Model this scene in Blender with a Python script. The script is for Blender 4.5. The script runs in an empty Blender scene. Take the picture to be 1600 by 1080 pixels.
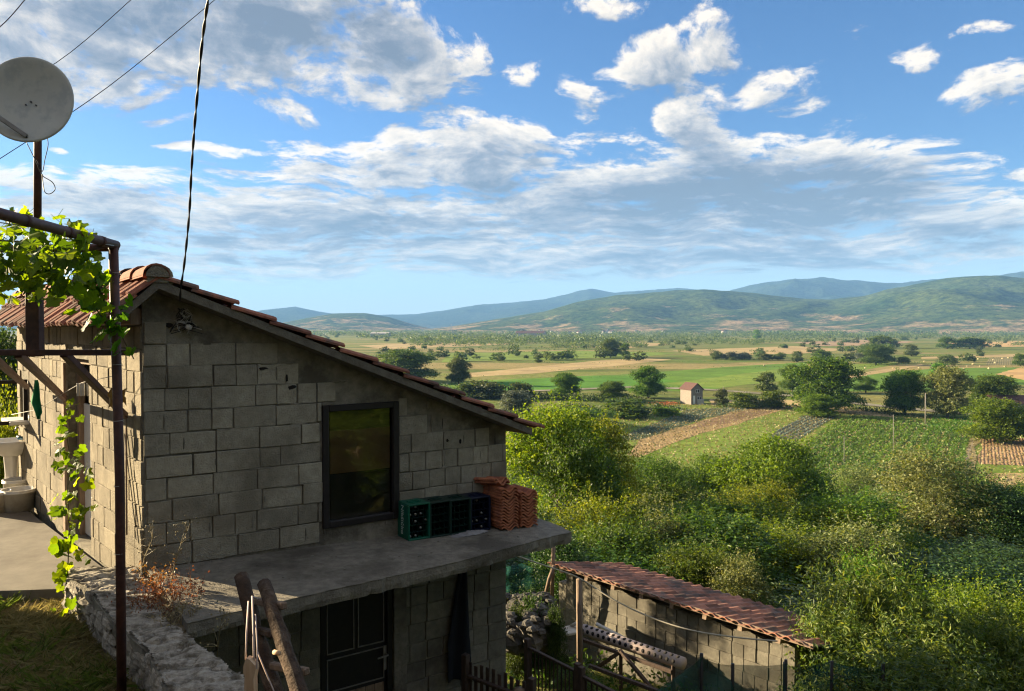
import bpy, bmesh, math, random
import numpy as np
from mathutils import Vector, Matrix, noise as mnoise
R = math.radians
sc = bpy.context.scene
col = sc.collection
rnd = random.Random(7)
F = 1200.0
PITCH = math.atan(28/1200)
ZP = -20.6

# ------------------------------------------------------------------ camera maths
def ray(px, py):
    u = (px-800)/F; v = (540-py)/F
    c, s = math.cos(PITCH), math.sin(PITCH)
    return Vector((u, c+s*v, -s+c*v))
def at(px, py, Y):
    r = ray(px, py); return r*(Y/r.y)
def G(px, py, z=ZP):
    r = ray(px, py); return r*(z/r.z)

# ------------------------------------------------------------------ object helpers
def tag(o, label=None, cat=None, group=None, kind=None):
    if label: o['label'] = label
    if cat: o['category'] = cat
    if group: o['group'] = group
    if kind: o['kind'] = kind
    return o
def empty(name, loc=(0,0,0), label=None, cat=None, group=None, rz=0):
    o = bpy.data.objects.new(name, None); col.objects.link(o)
    o.empty_display_size = .2
    o.location = loc; o.rotation_euler = (0,0,rz)
    return tag(o, label, cat, group)
def link(name, me, mats, parent=None, loc=None):
    o = bpy.data.objects.new(name, me); col.objects.link(o)
    if mats is not None:
        for m in (mats if isinstance(mats, (list, tuple)) else [mats]): me.materials.append(m)
    if parent: o.parent = parent
    if loc is not None: o.location = loc
    return o
def kids(o): return [c for c in bpy.data.objects if c.parent == o]
def dup(root, loc, rz=0, sc_=1, label=None, group=None, name=None, rot=None):
    r = root.copy(); col.objects.link(r)
    r.location = loc
    r.rotation_euler = rot if rot else (0,0,rz)
    r.scale = sc_ if isinstance(sc_, tuple) else (sc_,)*3
    if label: r['label'] = label
    if group: r['group'] = group
    for c in KID.get(root.name, []):
        d = c.copy(); col.objects.link(d); d.parent = r
    return r
KID = {}
def reg(root):
    KID[root.name] = kids(root); return root

class MB:
    """collects shapes and links them as ONE mesh object"""
    def __init__(s): s.v=[]; s.f=[]; s.uv=[]; s.mi=[]; s.sm=[]; s.cur=0
    def add(s, vs, fs, uv=None, smooth=False):
        b=len(s.v); s.v += [tuple(v) for v in vs]
        if uv is None: uv=(rnd.random(), rnd.random())
        for f in fs:
            s.f.append(tuple(i+b for i in f)); s.uv.append(uv); s.mi.append(s.cur); s.sm.append(smooth)
    def box(s, c, size, rz=0, ax=None, bev=0.0, uv=None):
        """box centred at c; ax = optional 3 axes"""
        if ax is None:
            cz,sz = math.cos(rz), math.sin(rz)
            ax=(Vector((cz,sz,0)), Vector((-sz,cz,0)), Vector((0,0,1)))
        c=Vector(c); hx,hy,hz=[k/2 for k in size]
        if bev<=0:
            vs=[c+ax[0]*sx*hx+ax[1]*sy*hy+ax[2]*sz_*hz for sz_ in(-1,1) for sy in(-1,1) for sx in(-1,1)]
            s.add(vs,[(0,2,3,1),(4,5,7,6),(0,1,5,4),(2,6,7,3),(0,4,6,2),(1,3,7,5)],uv)
        else:
            b=min(bev,hx*.45,hy*.45,hz*.45)
            vs=[];idx={}
            for sx in(-1,1):
                for sy in(-1,1):
                    for sz_ in(-1,1):
                        for k in range(3):
                            h=[hx-b,hy-b,hz-b]; h[k]+=b
                            idx[(sx,sy,sz_,k)]=len(vs)
                            vs.append(c+ax[0]*sx*h[0]+ax[1]*sy*h[1]+ax[2]*sz_*h[2])
            fs=[]
            def I(a,k): return idx[(a[0],a[1],a[2],k)]
            for k in range(3):
                o1,o2=(k+1)%3,(k+2)%3
                for sg in(-1,1):
                    q=[]
                    for (p,r_) in((-1,-1),(1,-1),(1,1),(-1,1)):
                        a=[0,0,0];a[k]=sg;a[o1]=p;a[o2]=r_;q.append(I(a,k))
                    fs.append(q if sg>0 else q[::-1])
                # edges along axis k
                for (p,r_) in((-1,-1),(1,-1),(1,1),(-1,1)):
                    a=[0,0,0];a[o1]=p;a[o2]=r_
                    a0=list(a);a1=list(a);a0[k]=-1;a1[k]=1
                    q=[I(a0,o1),I(a1,o1),I(a1,o2),I(a0,o2)]
                    fs.append(q if p*r_>0 else q[::-1])
            for sx in(-1,1):
                for sy in(-1,1):
                    for sz_ in(-1,1):
                        a=(sx,sy,sz_);q=[I(a,0),I(a,1),I(a,2)]
                        fs.append(q if sx*sy*sz_>0 else q[::-1])
            s.add(vs,fs,uv)
    def bar(s, a, b, w, h=None, roll=None, bev=0.0):
        a=Vector(a);b=Vector(b);d=b-a;L=d.length;d.normalize()
        up=Vector((0,0,1)) if abs(d.z)<.95 else Vector((0,1,0))
        if roll is not None: up=roll
        x=d.cross(up).normalized(); y=x.cross(d).normalized()
        s.box((a+b)/2,(w,L,h or w),ax=(x,d,y),bev=bev)
    def tube(s, pts, r, n=8, cap=True, uv=None):
        pts=[Vector(p) for p in pts]; N=len(pts)
        rs=r if isinstance(r,(list,tuple)) else [r]*N
        vs=[];fs=[]
        x=None
        for i,p in enumerate(pts):
            d=(pts[min(i+1,N-1)]-pts[max(i-1,0)]).normalized()
            if x is None:
                x=d.cross(Vector((0,0,1)) if abs(d.z)<.9 else Vector((0,1,0))).normalized()
            else:
                x=(x-d*x.dot(d)).normalized()
            y=d.cross(x)
            for k in range(n):
                a=2*math.pi*k/n
                vs.append(p+(x*math.cos(a)+y*math.sin(a))*rs[i])
        for i in range(N-1):
            for k in range(n):
                k2=(k+1)%n
                fs.append((i*n+k,i*n+k2,(i+1)*n+k2,(i+1)*n+k))
        if cap:
            fs.append(tuple(range(n-1,-1,-1))); fs.append(tuple((N-1)*n+k for k in range(n)))
        s.add(vs,fs,uv,smooth=True)
    def prism(s, poly, z0, z1, zt=None, uv=None):
        """poly list of (x,y); z1 may be a function"""
        n=len(poly)
        f1=z1 if callable(z1) else (lambda x,y:z1)
        f0=z0 if callable(z0) else (lambda x,y:z0)
        vs=[(x,y,f0(x,y)) for x,y in poly]+[(x,y,f1(x,y)) for x,y in poly]
        fs=[tuple(range(n-1,-1,-1)),tuple(range(n,2*n))]
        for i in range(n):
            j=(i+1)%n; fs.append((i,j,n+j,n+i))
        s.add(vs,fs,uv)
    def lathe(s, prof, c, n=20, ax=None, uv=None):
        """prof list of (r,h)"""
        c=Vector(c)
        if ax is None: ax=(Vector((1,0,0)),Vector((0,1,0)),Vector((0,0,1)))
        vs=[];fs=[]
        for (r,h) in prof:
            for k in range(n):
                a=2*math.pi*k/n
                vs.append(c+ax[0]*math.cos(a)*r+ax[1]*math.sin(a)*r+ax[2]*h)
        for i in range(len(prof)-1):
            for k in range(n):
                k2=(k+1)%n
                fs.append((i*n+k,i*n+k2,(i+1)*n+k2,(i+1)*n+k))
        s.add(vs,fs,uv,smooth=True)
    def mesh(s, name):
        me=bpy.data.meshes.new(name)
        me.from_pydata(s.v,[],s.f)
        uvl=me.uv_layers.new(name='rnd')
        arr=[]
        for f,u in zip(s.f,s.uv): arr += list(u)*len(f)
        uvl.data.foreach_set('uv',arr)
        me.polygons.foreach_set('material_index',s.mi)
        me.polygons.foreach_set('use_smooth',s.sm)
        me.update(); return me
    def build(s, name, mats, parent=None, loc=None):
        return link(name, s.mesh(name), mats, parent, loc)

def np_mesh(name, V, nf, k, uv, smooth=False, mi=None, FI=None):
    """V (N,3); faces are consecutive k-gons (or FI index array)"""
    me=bpy.data.meshes.new(name)
    V=np.asarray(V,dtype=np.float32)
    me.vertices.add(len(V)); me.vertices.foreach_set('co',V.ravel())
    li = np.arange(nf*k,dtype=np.int32) if FI is None else np.asarray(FI,dtype=np.int32).ravel()
    me.loops.add(nf*k); me.loops.foreach_set('vertex_index',li)
    me.polygons.add(nf)
    me.polygons.foreach_set('loop_start',np.arange(0,nf*k,k,dtype=np.int32))
    me.polygons.foreach_set('loop_total',np.full(nf,k,dtype=np.int32))
    me.update(calc_edges=True)
    uvl=me.uv_layers.new(name='rnd')
    uvl.data.foreach_set('uv',np.repeat(np.asarray(uv,dtype=np.float32),k,axis=0).ravel())
    if mi is not None: me.polygons.foreach_set('material_index',np.asarray(mi,dtype=np.int32))
    me.polygons.foreach_set('use_smooth',np.full(nf,smooth))
    me.validate(); return me

# ------------------------------------------------------------------ materials
def nt(m):
    m.use_nodes=True; t=m.node_tree; t.nodes.clear(); return t
def N(t, typ, **kw):
    n=t.nodes.new(typ)
    for k,v in kw.items():
        if k.startswith('i_'):
            key=k[2:]; n.inputs[int(key) if key.isdigit() else key.replace('_',' ')].default_value=v
        else: setattr(n,k,v)
    return n
def c4(c): return (c[0],c[1],c[2],1)
def ramp(t, stops, fac, interp='LINEAR'):
    r=t.nodes.new('ShaderNodeValToRGB'); r.color_ramp.interpolation=interp
    e=r.color_ramp.elements
    while len(e)<len(stops): e.new(.5)
    for i,(p,c) in enumerate(stops):
        e[i].position=p; e[i].color=c4(c) if len(c)==3 else c
    t.links.new(fac,r.inputs[0]); return r.outputs[0]
def mixc(t, f, a, b, mode='MIX'):
    m=t.nodes.new('ShaderNodeMix'); m.data_type='RGBA'; m.blend_type=mode
    for s,v in ((0,f),(6,a),(7,b)):
        if hasattr(v,'is_output'): t.links.new(v,m.inputs[s])
        else: m.inputs[s].default_value = v if s==0 else c4(v)
    return m.outputs[2]
def mth(t, op, a, b=None, c=None, clamp=False):
    m=t.nodes.new('ShaderNodeMath'); m.operation=op; m.use_clamp=clamp
    for i,v in enumerate((a,b,c)):
        if v is None: continue
        if hasattr(v,'is_output'): t.links.new(v,m.inputs[i])
        else: m.inputs[i].default_value=v
    return m.outputs[0]
def surf(name, c1, c2, scale=8, detail=6, rough=.85, bump=.3, bscale=40, bdist=.01, c3=None, s3=1.5, rvar=.0, metal=0, spec=.3, stretch=None, streak=None):
    """two-tone noise, optional large stain colour, optional per-face random value, bump"""
    m=bpy.data.materials.new(name); t=nt(m)
    tc=N(t,'ShaderNodeTexCoord'); src=tc.outputs['Object']
    if stretch:
        mp=N(t,'ShaderNodeMapping'); mp.inputs['Scale'].default_value=stretch
        t.links.new(src,mp.inputs[0]); src=mp.outputs[0]
    n1=N(t,'ShaderNodeTexNoise',i_Scale=scale,i_Detail=detail,i_Roughness=.6); t.links.new(src,n1.inputs['Vector'])
    colr=ramp(t,[(.30,c1),(.70,c2)],n1.outputs[0])
    if c3 is not None:
        n3=N(t,'ShaderNodeTexNoise',i_Scale=s3,i_Detail=5,i_Roughness=.65); t.links.new(src,n3.inputs['Vector'])
        f=ramp(t,[(.48,(0,0,0)),(.62,(1,1,1))],n3.outputs[0])
        colr=mixc(t,f,colr,c3)
    if rvar:
        uv=N(t,'ShaderNodeUVMap',uv_map='rnd'); sp=N(t,'ShaderNodeSeparateXYZ'); t.links.new(uv.outputs[0],sp.inputs[0])
        k=mth(t,'MULTIPLY_ADD',sp.outputs[0],2*rvar,1-rvar)
        cb=N(t,'ShaderNodeCombineXYZ')
        for i in range(3): t.links.new(k,cb.inputs[i])
        colr=mixc(t,1.0,colr,cb.outputs[0],'MULTIPLY')
    b=N(t,'ShaderNodeBsdfPrincipled'); t.links.new(colr,b.inputs['Base Color'])
    b.inputs['Roughness'].default_value=rough; b.inputs['Metallic'].default_value=metal
    b.inputs['Specular IOR Level'].default_value=spec
    if bump:
        nb=N(t,'ShaderNodeTexNoise',i_Scale=bscale,i_Detail=5,i_Roughness=.7); t.links.new(src,nb.inputs['Vector'])
        bp=N(t,'ShaderNodeBump',i_Strength=bump,i_Distance=bdist); t.links.new(nb.outputs[0],bp.inputs['Height'])
        t.links.new(bp.outputs[0],b.inputs['Normal'])
    o=N(t,'ShaderNodeOutputMaterial'); t.links.new(b.outputs[0],o.inputs[0])
    return m
def leafmat(name, dark, mid, bright, trans=.35, tcol=None, rough=.5, objvar=.12, clump=.9):
    m=bpy.data.materials.new(name); t=nt(m)
    uv=N(t,'ShaderNodeUVMap',uv_map='rnd'); sp=N(t,'ShaderNodeSeparateXYZ'); t.links.new(uv.outputs[0],sp.inputs[0])
    tc=N(t,'ShaderNodeTexCoord')
    n=N(t,'ShaderNodeTexNoise',i_Scale=clump,i_Detail=3); t.links.new(tc.outputs['Object'],n.inputs['Vector'])
    f=mth(t,'ADD',mth(t,'MULTIPLY',sp.outputs[0],.62),mth(t,'MULTIPLY_ADD',n.outputs[0],.95,-.28),clamp=True)
    c=ramp(t,[(.1,dark),(.5,mid),(.95,bright)],f)
    oi=N(t,'ShaderNodeObjectInfo')
    hs=N(t,'ShaderNodeHueSaturation')
    t.links.new(mth(t,'MULTIPLY_ADD',oi.outputs['Random'],.045,.4775),hs.inputs['Hue'])
    t.links.new(mth(t,'MULTIPLY_ADD',oi.outputs['Random'],objvar*2,1-objvar),hs.inputs['Value'])
    t.links.new(c,hs.inputs['Color']); c=hs.outputs[0]
    b=N(t,'ShaderNodeBsdfPrincipled',i_Roughness=rough); b.inputs['Specular IOR Level'].default_value=.35
    t.links.new(c,b.inputs['Base Color'])
    tr=N(t,'ShaderNodeBsdfTranslucent'); t.links.new(mixc(t,1.0,c,tcol or (1.5,1.35,.5),'MULTIPLY'),tr.inputs[0])
    mx=N(t,'ShaderNodeMixShader',i_0=trans); t.links.new(b.outputs[0],mx.inputs[1]); t.links.new(tr.outputs[0],mx.inputs[2])
    o=N(t,'ShaderNodeOutputMaterial'); t.links.new(mx.outputs[0],o.inputs[0])
    return m

M={}
M['block']=surf('concrete_block',(.27,.247,.192),(.385,.352,.272),14,8,.92,1.0,60,.018,c3=(.21,.188,.142),s3=1.3,rvar=.16)
M['block_low']=surf('shaded_concrete_block',(.16,.148,.12),(.245,.226,.182),14,8,.92,1.0,60,.018,c3=(.11,.10,.08),s3=1.3,rvar=.2)  # block colour darkened to paint in shade on lower storey and low shed
M['block_side']=surf('dimmed_side_block',(.22,.19,.14),(.31,.27,.20),14,8,.92,1.0,60,.02,c3=(.17,.145,.105),s3=1.6,rvar=.18)  # block colour darkened to tone down the sun on the side wall
M['eave']=surf('eave_concrete',(.10,.09,.072),(.18,.163,.13),11,8,.93,.8,45,.015)
M['mortar']=surf('mortar',(.15,.137,.108),(.31,.284,.225),9,8,.95,.9,35,.025,c3=(.11,.10,.078),s3=2.2)
M['slab']=surf('slab_concrete',(.15,.134,.108),(.27,.245,.20),13,9,.93,1.0,45,.02,c3=(.10,.088,.07),s3=1.1)
M['terrace']=surf('terrace_concrete',(.15,.135,.11),(.21,.19,.155),5,8,.85,.35,60,.008,c3=(.115,.10,.08),s3=.9)
M['stone']=surf('limestone',(.27,.24,.20),(.52,.475,.40),20,10,.92,1.0,34,.03,c3=(.15,.13,.10),s3=9,rvar=.2)
M['tile']=surf('terracotta_tile',(.16,.062,.04),(.29,.115,.07),18,7,.9,.6,60,.008,c3=(.10,.06,.045),s3=4,rvar=.35)
M['tile_old']=surf('weathered_tile',(.22,.092,.06),(.35,.16,.105),9,7,.9,.6,60,.006,c3=(.12,.085,.07),s3=2.2,rvar=.45)
M['tile_new']=surf('new_terracotta_tile',(.30,.10,.05),(.44,.17,.085),18,7,.85,.5,60,.006,c3=(.22,.08,.05),s3=6,rvar=.2)
M['timber']=surf('weathered_timber',(.17,.12,.085),(.30,.22,.16),6,7,.85,.6,20,.01,stretch=(6,6,1),rvar=.15)
M['log']=surf('rough_log',(.035,.022,.015),(.10,.062,.04),14,8,.9,1.0,26,.03,c3=(.14,.10,.07),s3=9,rvar=0)
M['cutwood']=surf('sawn_wood',(.50,.33,.20),(.62,.45,.30),8,6,.8,.3,30,.005,stretch=(8,8,1))
M['rust']=surf('rusty_steel',(.055,.022,.018),(.11,.045,.033),30,6,.6,.3,90,.003,c3=(.045,.02,.02),s3=5,spec=.4)
M['black']=surf('black_rubber',(.008,.008,.009),(.016,.016,.018),20,3,.45,0,rvar=0)
M['dish']=surf('dish_enamel',(.42,.42,.38),(.49,.49,.44),3,5,.45,.05,40,.002,c3=(.37,.38,.36),s3=8)
M['frame']=surf('dark_frame_paint',(.012,.010,.010),(.022,.018,.018),20,5,.5,.2,60,.002)
M['doorframe']=surf('door_frame_paint',(.010,.010,.010),(.018,.017,.016),20,5,.6,.2,60,.002)
M['doorbead']=surf('door_bead_paint',(.17,.16,.15),(.25,.235,.22),20,5,.6,.2,60,.002)
M['white']=surf('white_paint',(.62,.60,.56),(.72,.70,.66),12,5,.6,.1,60,.002)
M['ceramic']=surf('ceramic',(.66,.64,.60),(.74,.72,.68),3,3,.2,0,spec=.5)
M['plastic_white']=surf('white_plastic',(.60,.58,.53),(.68,.66,.61),5,4,.4,.05,30,.002,c3=(.5,.46,.4),s3=4)
M['green_plastic']=surf('green_plastic',(.003,.075,.045),(.006,.10,.06),6,4,.4,.05,30,.002)
M['green_dark']=surf('dark_green_plastic',(.002,.016,.012),(.004,.024,.018),6,4,.45,0)
M['blue_dark']=surf('navy_plastic',(.003,.006,.022),(.005,.010,.035),6,4,.45,0)
M['letter']=surf('white_print',(.55,.60,.55),(.6,.66,.6),20,3,.6,0)
M['bottle']=surf('brown_bottle_glass',(.012,.008,.005),(.02,.014,.008),20,3,.12,0,spec=.6)
M['cap']=surf('bottle_cap_metal',(.12,.12,.11),(.3,.3,.27),20,3,.35,0,metal=.6)
M['cloth']=surf('grey_cloth',(.17,.165,.17),(.30,.29,.29),9,5,.95,.5,60,.01)
M['greencloth']=surf('green_cloth',(.01,.13,.045),(.02,.19,.07),12,5,.9,.4,80,.004)
M['blackcloth']=surf('black_cloth',(.004,.005,.008),(.008,.009,.013),8,5,.95,.4,30,.01)
M['wirewhite']=surf('pale_wire',(.35,.33,.3),(.5,.48,.44),20,3,.6,0)
M['rope']=surf('pale_rope',(.38,.34,.26),(.5,.45,.36),20,3,.9,0)
M['pink']=surf('faded_plastic',(.42,.33,.30),(.52,.42,.38),8,5,.7,.2,30,.003)
M['hole']=surf('dark_hole',(.01,.01,.01),(.015,.012,.01),8,3,.9,0)
M['metalpipe']=surf('grey_steel',(.2,.2,.2),(.3,.3,.3),15,5,.5,.1,50,.002,metal=.5)
M['plaster']=surf('ochre_plaster',(.50,.36,.20),(.58,.43,.25),4,6,.9,.3,40,.01)
M['plaster_w']=surf('pale_plaster',(.34,.32,.28),(.44,.41,.37),2,6,.9,.2,10,.01,rvar=.12)
M['roof_far']=surf('far_roof',(.075,.038,.034),(.12,.062,.052),3,6,.9,.4,10,.02,rvar=.25)
M['stonehouse']=surf('stone_house_wall',(.17,.145,.125),(.25,.22,.19),3,8,.95,.8,4,.05)
M['darkglass']=surf('dark_window',(.02,.02,.022),(.035,.035,.04),3,3,.2,0,spec=.5)
M['bark']=surf('bark',(.09,.07,.05),(.17,.135,.10),7,7,.95,.8,14,.03,stretch=(3,3,1))
M['soil']=surf('dark_soil',(.13,.105,.065),(.25,.205,.135),9,9,.98,.9,20,.04,c3=(.16,.13,.09),s3=2)
M['hay']=surf('hay',(.42,.34,.18),(.55,.46,.27),6,6,.95,.6,20,.03)
M['road']=surf('road_surface',(.13,.125,.075),(.19,.17,.11),.8,7,.95,.3,6,.02,c3=(.26,.23,.17),s3=.15)
M['path']=surf('dirt_path',(.30,.23,.14),(.40,.32,.20),1.2,7,.98,.4,6,.03)
M['skin']=surf('skin',(.35,.2,.14),(.42,.25,.18),8,3,.6,0)
M['dark_wear']=surf('dark_clothes',(.015,.016,.02),(.03,.03,.035),8,3,.9,0)
M['conc_pole']=surf('pale_concrete_pole',(.24,.22,.18),(.33,.30,.25),4,5,.9,.2,30,.004)
M['pylon']=surf('galvanised_steel',(.35,.36,.37),(.45,.46,.47),4,3,.6,0,metal=.3)

# glass that both reflects and lets the dark room show
def glassmat():
    m=bpy.data.materials.new('window_glass'); t=nt(m)
    g=N(t,'ShaderNodeBsdfGlossy',i_Roughness=.02); g.inputs[0].default_value=(.9,.9,.86,1)
    tr=N(t,'ShaderNodeBsdfTransparent'); tr.inputs[0].default_value=(.93,.93,.9,1)
    fr=N(t,'ShaderNodeFresnel',i_IOR=1.42)
    mx=N(t,'ShaderNodeMixShader'); t.links.new(fr.outputs[0],mx.inputs[0]); t.links.new(tr.outputs[0],mx.inputs[1]); t.links.new(g.outputs[0],mx.inputs[2])
    o=N(t,'ShaderNodeOutputMaterial'); t.links.new(mx.outputs[0],o.inputs[0]); return m
M['glass']=glassmat()
def netmat():
    m=bpy.data.materials.new('shade_net'); t=nt(m)
    tc=N(t,'ShaderNodeTexCoord')
    b=N(t,'ShaderNodeBsdfDiffuse'); 
    n1=N(t,'ShaderNodeTexNoise',i_Scale=2.5,i_Detail=4); t.links.new(tc.outputs['Object'],n1.inputs['Vector'])
    t.links.new(ramp(t,[(.3,(.012,.055,.045)),(.7,(.03,.11,.095))],n1.outputs[0]),b.inputs[0])
    tr=N(t,'ShaderNodeBsdfTransparent')
    mx=N(t,'ShaderNodeMixShader',i_0=.62); t.links.new(tr.outputs[0],mx.inputs[1]); t.links.new(b.outputs[0],mx.inputs[2])
    o=N(t,'ShaderNodeOutputMaterial'); t.links.new(mx.outputs[0],o.inputs[0]); return m
M['net']=netmat()

L={}
L['yellow']=leafmat('leaf_yellow_green',(.025,.055,.006),(.12,.19,.012),(.27,.31,.022),.50,clump=.8)
L['bright']=leafmat('leaf_bright_green',(.020,.055,.006),(.085,.18,.012),(.20,.30,.022),.48,clump=.7)
L['mid']=leafmat('leaf_mid_green',(.014,.042,.006),(.062,.125,.014),(.15,.22,.028),.44,clump=.8)
L['dark']=leafmat('leaf_dark_green',(.008,.024,.006),(.034,.072,.014),(.095,.15,.03),.34,clump=.8)
L['pale']=leafmat('leaf_pale_green',(.03,.055,.015),(.12,.155,.045),(.34,.36,.16),.38,clump=1.2)
L['grey']=leafmat('leaf_grey_green',(.03,.045,.03),(.08,.10,.065),(.15,.17,.12),.2,clump=.8)
L['laurel']=leafmat('leaf_glossy_green',(.022,.050,.010),(.085,.135,.025),(.24,.27,.06),.42,rough=.5,clump=1.5)
L['farL']=leafmat('leaf_far_green',(.024,.05,.012),(.07,.11,.026),(.15,.19,.05),.35,clump=.15,objvar=.3)
L['vine']=leafmat('leaf_vine',(.03,.07,.008),(.08,.16,.012),(.22,.31,.02),.62,tcol=(2.0,1.75,.3),clump=4,objvar=.0)
L['grass']=leafmat('leaf_grass',(.12,.11,.045),(.24,.21,.09),(.40,.34,.18),.3,tcol=(1.1,1.0,.7),clump=1.2,objvar=0)
L['tuft']=leafmat('leaf_tuft_grass',(.05,.075,.015),(.12,.17,.035),(.24,.26,.08),.4,tcol=(1.2,1.2,.5),clump=1.5,objvar=0)
L['dry']=leafmat('leaf_dry_weed',(.10,.035,.015),(.26,.13,.045),(.32,.24,.09),.35,tcol=(1.4,1.0,.5),clump=5,objvar=0)
L['drygrass']=leafmat('leaf_dry_grass',(.16,.135,.07),(.33,.275,.15),(.48,.41,.25),.25,tcol=(1.1,1.0,.7),clump=.5,objvar=0)
L['crop']=leafmat('leaf_crop',(.03,.08,.010),(.07,.155,.02),(.14,.24,.04),.4,clump=.12,objvar=0)
L['cabbage']=leafmat('leaf_cabbage',(.06,.10,.075),(.11,.16,.13),(.2,.25,.21),.15,clump=.3,objvar=0)
L['red']=leafmat('leaf_red_flower',(.25,.05,.02),(.5,.10,.04),(.6,.2,.08),.25,clump=.8,objvar=0)

# ------------------------------------------------------------------ camera
cam=bpy.data.cameras.new('camera'); co=bpy.data.objects.new('camera',cam); col.objects.link(co)
cam.sensor_width=36; cam.lens=36*F/1600; cam.clip_start=.05; cam.clip_end=60000
co.rotation_euler=(math.pi/2-PITCH,0,0); sc.camera=co

# ------------------------------------------------------------------ light
SAZ=R(-68); SEL=R(14.5)
sdir=Vector((math.sin(SAZ)*math.cos(SEL),math.cos(SAZ)*math.cos(SEL),math.sin(SEL)))
sl=bpy.data.lights.new('sun','SUN'); sl.energy=5.0; sl.angle=R(.5); sl.color=(1,.80,.50)
so=bpy.data.objects.new('sun',sl); col.objects.link(so); so.rotation_euler=sdir.to_track_quat('Z','Y').to_euler()

def make_world():
    w=bpy.data.worlds.new('World'); sc.world=w; w.use_nodes=True
    t=w.node_tree; t.nodes.clear()
    sky=N(t,'ShaderNodeTexSky',sky_type='NISHITA',sun_disc=False,sun_elevation=SEL,sun_rotation=SAZ,altitude=600,air_density=1.0,dust_density=.6,ozone_density=2.2)
    # cloud density group: input direction -> density
    g=bpy.data.node_groups.new('cloud_density','ShaderNodeTree')
    g.interface.new_socket('uv',in_out='INPUT',socket_type='NodeSocketVector')
    g.interface.new_socket('d',in_out='OUTPUT',socket_type='NodeSocketFloat')
    gi=g.nodes.new('NodeGroupInput'); go=g.nodes.new('NodeGroupOutput')
    uv=gi.outputs[0]
    def vm(op,a,b=None,c=None):
        n=g.nodes.new('ShaderNodeVectorMath'); n.operation=op
        for i,v in enumerate((a,b,c)):
            if v is None: continue
            if hasattr(v,'is_output'): g.links.new(v,n.inputs[i])
            else: n.inputs[i].default_value=v
        return n
    # warp
    wn=N(g,'ShaderNodeTexNoise',i_Scale=5.0,i_Detail=2,i_Roughness=.5)
    g.links.new(vm('MULTIPLY',uv,(1,1.8,1)).outputs[0],wn.inputs['Vector'])
    w1=vm('SUBTRACT',wn.outputs['Color'],(.5,.5,.5))
    w2=vm('MULTIPLY',w1.outputs[0],(.12,.06,0))
    p=vm('ADD',uv,w2.outputs[0]).outputs[0]
    blobs=[(330,40,330,95,1.5),(110,95,190,60,1.0),(575,50,120,110,1.1),(655,135,90,40,.9),(712,82,45,35,.6),
     (815,112,36,24,.7),(905,150,34,40,.7),(960,22,50,20,.7),(1125,35,50,55,.95),(1035,90,95,45,1.0),(1085,165,70,60,1.0),(1215,140,75,32,.8),
     (1410,108,38,22,.7),(1560,140,95,40,1.0),(1540,47,45,12,.5),(460,170,50,18,.6),(380,240,90,14,.6),(950,212,80,16,.5),
     (560,265,190,44,1.0),(740,250,150,60,1.15),(900,300,210,46,1.1),(1180,300,300,84,1.9),(1390,265,100,45,1.0),
     (1150,395,430,34,1.1),(1510,350,170,46,1.0),(150,300,240,32,.75),(330,345,420,48,.95),(650,350,360,55,.95),(800,400,330,32,.95),(300,410,350,30,.8),
     (245,183,22,8,.5),(275,180,16,8,.5),(120,247,14,6,.4),(-400,150,300,160,1.2),(2100,250,300,120,1.2),(1590,280,60,14,.6),(930,345,260,34,1.0)]
    acc=None
    for (cx,cy,rx,ry,s) in blobs:
        r=ray(cx,cy).normalized(); az=math.atan2(r.x,r.y); el=math.asin(r.z)
        r2=ray(cx+rx,cy).normalized(); daz=abs(math.atan2(r2.x,r2.y)-az)
        r3=ray(cx,cy-ry).normalized(); del_=abs(math.asin(r3.z)-el)
        a=vm('MULTIPLY_ADD',p,(1/daz,1/del_,0),(-az/daz,-el/del_,0))
        d=vm('DOT_PRODUCT',a.outputs[0],a.outputs[0])
        v=mth(g,'MULTIPLY_ADD',d.outputs['Value'],-s*.75,s)
        acc=v if acc is None else mth(g,'MAXIMUM',acc,v)
    spz=N(g,'ShaderNodeSeparateXYZ'); g.links.new(uv,spz.inputs[0])
    hi=N(g,'ShaderNodeMapRange',interpolation_type='SMOOTHSTEP'); g.links.new(spz.outputs[1],hi.inputs[0]); hi.inputs[1].default_value=.5; hi.inputs[2].default_value=.75; hi.inputs[3].default_value=-.45; hi.inputs[4].default_value=.55
    bk=N(g,'ShaderNodeMapRange',interpolation_type='SMOOTHSTEP'); g.links.new(mth(g,'ABSOLUTE',spz.outputs[0]),bk.inputs[0]); bk.inputs[1].default_value=.9; bk.inputs[2].default_value=1.3; bk.inputs[3].default_value=-.45; bk.inputs[4].default_value=.35
    acc=mth(g,'MAXIMUM',acc,mth(g,'MAXIMUM',hi.outputs[0],bk.outputs[0]))  # unseen cloud cover added overhead and behind to neutralise the ambient light
    acc=mth(g,'MINIMUM',acc,.9)
    n1=N(g,'ShaderNodeTexNoise',i_Scale=11,i_Detail=10,i_Roughness=.63,i_Lacunarity=2.1)
    sx_=N(g,'ShaderNodeSeparateXYZ'); g.links.new(p,sx_.inputs[0])
    vv=mth(g,'DIVIDE',-.36,mth(g,'MAXIMUM',mth(g,'ADD',sx_.outputs[1],.14),.05))
    cm_=N(g,'ShaderNodeCombineXYZ'); g.links.new(sx_.outputs[0],cm_.inputs[0]); g.links.new(vv,cm_.inputs[1]); pc=cm_.outputs[0]
    g.links.new(pc,n1.inputs['Vector'])
    n2=N(g,'ShaderNodeTexNoise',i_Scale=34,i_Detail=6,i_Roughness=.6)
    g.links.new(pc,n2.inputs['Vector'])
    nz=mth(g,'ADD',mth(g,'MULTIPLY_ADD',n1.outputs[0],3.8,-1.95),mth(g,'MULTIPLY_ADD',n2.outputs[0],1.5,-.75))
    g.links.new(mth(g,'ADD',acc,nz),go.inputs[0])
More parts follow.
